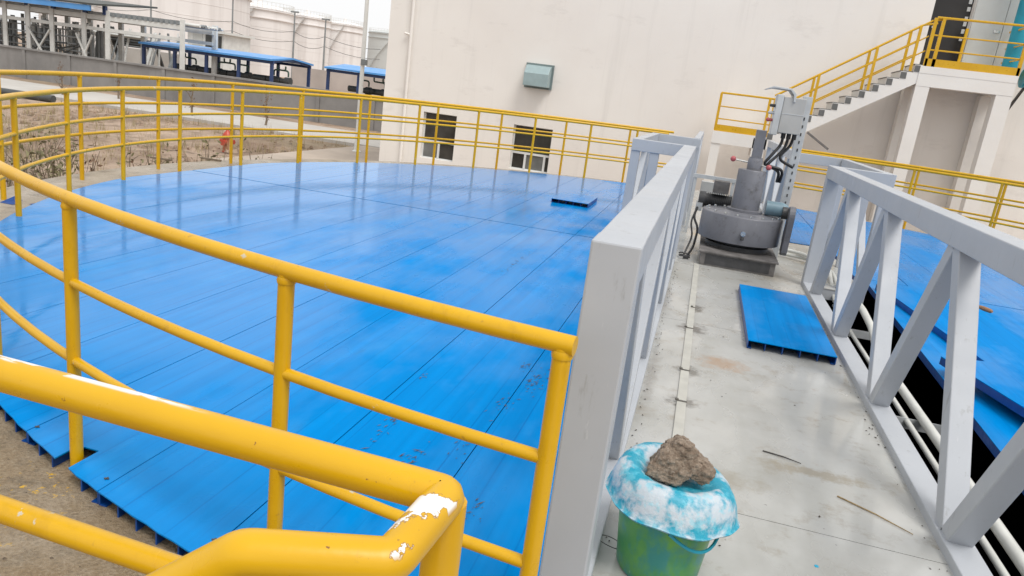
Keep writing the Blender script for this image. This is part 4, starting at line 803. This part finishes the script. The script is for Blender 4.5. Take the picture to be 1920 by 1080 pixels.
for (u, v, lab) in ((22,381,'torn blue plastic scrap on the rim at far left'),(75,384,'thin dark blue sliver on the rim beside the post')):
    q = onz(u, v, -.055); m = MB(); m.add([(q.x-.09,q.y-.05,-.056),(q.x+.06,q.y-.04,-.056),(q.x+.08,q.y+.05,-.02),(q.x-.02,q.y+.06,.01 if u < 50 else -.04),(q.x,q.y,-.05)], [(0,1,4),(1,2,4),(2,3,4),(3,0,4),(0,3,2,1)]); tag(m.build('plastic_scrap', 'blue_side'), lab, 'scrap')
for (u, v, k) in ((394,300,0),(300,299,1)):
    q = onz(u, v, -.055); m = MB(); m.beam((q.x-.16,q.y,-.045),(q.x+.16,q.y+.05,-.045),.05,.025); tag(m.build('wood_offcut', 'bark'), ['dark wood offcut on the rim by the red hydrant','thin wood offcut on the rim left of the red hydrant'][k], 'wood')
m = MB(); q = onz(1118,1022,.004); m.tube([(q.x+.05+.05*math.cos(a)*1.0, q.y+.03*math.sin(a), .012+.03*math.sin(a*.5)) for a in [6.28*i/20 for i in range(21)]], .0018, 6); tag(m.build('wire_loop', 'dark_steel'), 'thin dark wire loop beside the green bucket', 'wire')

r = random.Random(21); m = MB()
for (u, v, n, sx_, sy_) in ((969,490,26,.012,.26),(1006,715,46,.03,.10),(762,862,34,.03,.06),(985,688,14,.03,.05),(722,800,22,.02,.12),(885,960,14,.02,.06),(795,705,6,.01,.03),(940,760,18,.03,.10),(865,845,10,.02,.08)):
    q = onz(u, v, .004)
    for i in range(n):
        p = Vector((q.x+r.gauss(0,sx_), q.y+r.gauss(0,sy_), .0045)); l = abs(r.gauss(.010,.008))+.003; wq = r.uniform(.0012,.0035); a = r.gauss(1.15,.35); d = Vector((math.cos(a),math.sin(a),0)); e = Vector((-d.y,d.x,0))
        m.add([p-d*l, p+e*wq, p+d*l, p-e*wq, p+Vector((0,0,.002))], [(0,1,4),(1,2,4),(2,3,4),(3,0,4),(3,2,1,0)])
tag(m.build('mud_smear', 'mud'), 'brown mud smears dried on the near blue panels', 'mud', kind='stuff')
cl = thing('cable_conduit', 'pale bent conduits on the deck right of the drive unit', 'pipe', (1.5, 9.2, 0))
for k, (zz, dx) in enumerate(((.10,0),(.05,.06))):
    m = MB(); m.tube(rounded([(1.10,9.9-dx,zz),(1.42+dx,9.75,zz),(1.62+dx,9.1,zz),(1.60+dx,8.5,-.02),(1.60+dx,8.2,-.10)], .2, 6), .022, 10); m.build('pipe', 'pvc_white', cl)
jb = thing('junction_box', 'small grey junction box standing behind the drive motor', 'box', (.2, 10.9, 0))
m = MB(); m.box(.02,.36,10.8,10.98,.35,.72); m.build('enclosure', 'box_grey', jb, .006); m = MB(); m.box(.16,.22,10.86,10.92,0,.349); m.build('leg', 'light_galv', jb)

def scatter(name, mat, label, cat, n, seed, gen):
    r = random.Random(seed); m = MB(); k = 0
    while k < n:
        x, y = r.uniform(-27, -6.5), r.uniform(4, 27.2)
        if math.hypot(x-XC, y-YC) < 8.5 or (x > -13.3 and y > 17.7): continue
        gen(m, r, x, y, GZ+.22*(math.sin(x*.9+y*.37)+math.sin(y*.8-x*.31+1))/2*(1 if math.hypot(x-XC, y-YC) > 11 and y < 26 else 0)); k += 1
    tag(m.build(name, mat), label, cat, kind='stuff')
def clod(m, r, x, y, z):
    a = r.uniform(.03, .13); vs_ = [(x+a*r.uniform(.6,1.2)*math.cos(q), y+a*r.uniform(.6,1.2)*math.sin(q), z-.02) for q in (0,1.05,2.1,3.14,4.2,5.25)]+[(x+a*.5*r.uniform(.6,1.2)*math.cos(q), y+a*.5*math.sin(q), z+a*r.uniform(.4,.8)) for q in (.3,2.4,4.5)]
    m.add(vs_, [(0,1,6),(1,2,7,6),(2,3,7),(3,4,8,7),(4,5,8),(5,0,6,8),(6,7,8)])
def tuft(m, r, x, y, z):
    for i in range(9):
        a = r.uniform(0, 6.28); h = r.uniform(.15, .5); l = r.uniform(.05, .2); e = Vector((-math.sin(a), math.cos(a), 0))*.008; p = Vector((x+r.gauss(0,.06), y+r.gauss(0,.06), z-.02)); q = p+Vector((math.cos(a)*l, math.sin(a)*l, h))
        m.add([p-e, p+e, q], [(0,1,2)])
scatter('soil_clods', 'soil', 'lumps of brown soil scattered between the rim and the path', 'soil', 1500, 61, clod)
scatter('dry_grass', 'straw', 'thin dry grass tufts on the soil behind the rim', 'grass', 700, 62, tuft)
r = random.Random(77); m = MB()
for i in range(260):
    a = r.uniform(3.7, 4.75); rr = r.uniform(7.42, 8.0); x, y = XC+rr*math.cos(a), YC+rr*math.sin(a); q = r.uniform(.003, .012)
    m.add([(x-q,y,-.0605),(x,y-q*.8,-.0605),(x+q*1.1,y,-.0605),(x,y+q*.7,-.0605),(x+q*.1,y,-.06+q*.8)], [(0,1,4),(1,2,4),(2,3,4),(3,0,4),(3,2,1,0)])
tag(m.build('grit', 'litter_grit'), 'loose grit and crumbs on the near concrete rim', 'grit', kind='stuff')
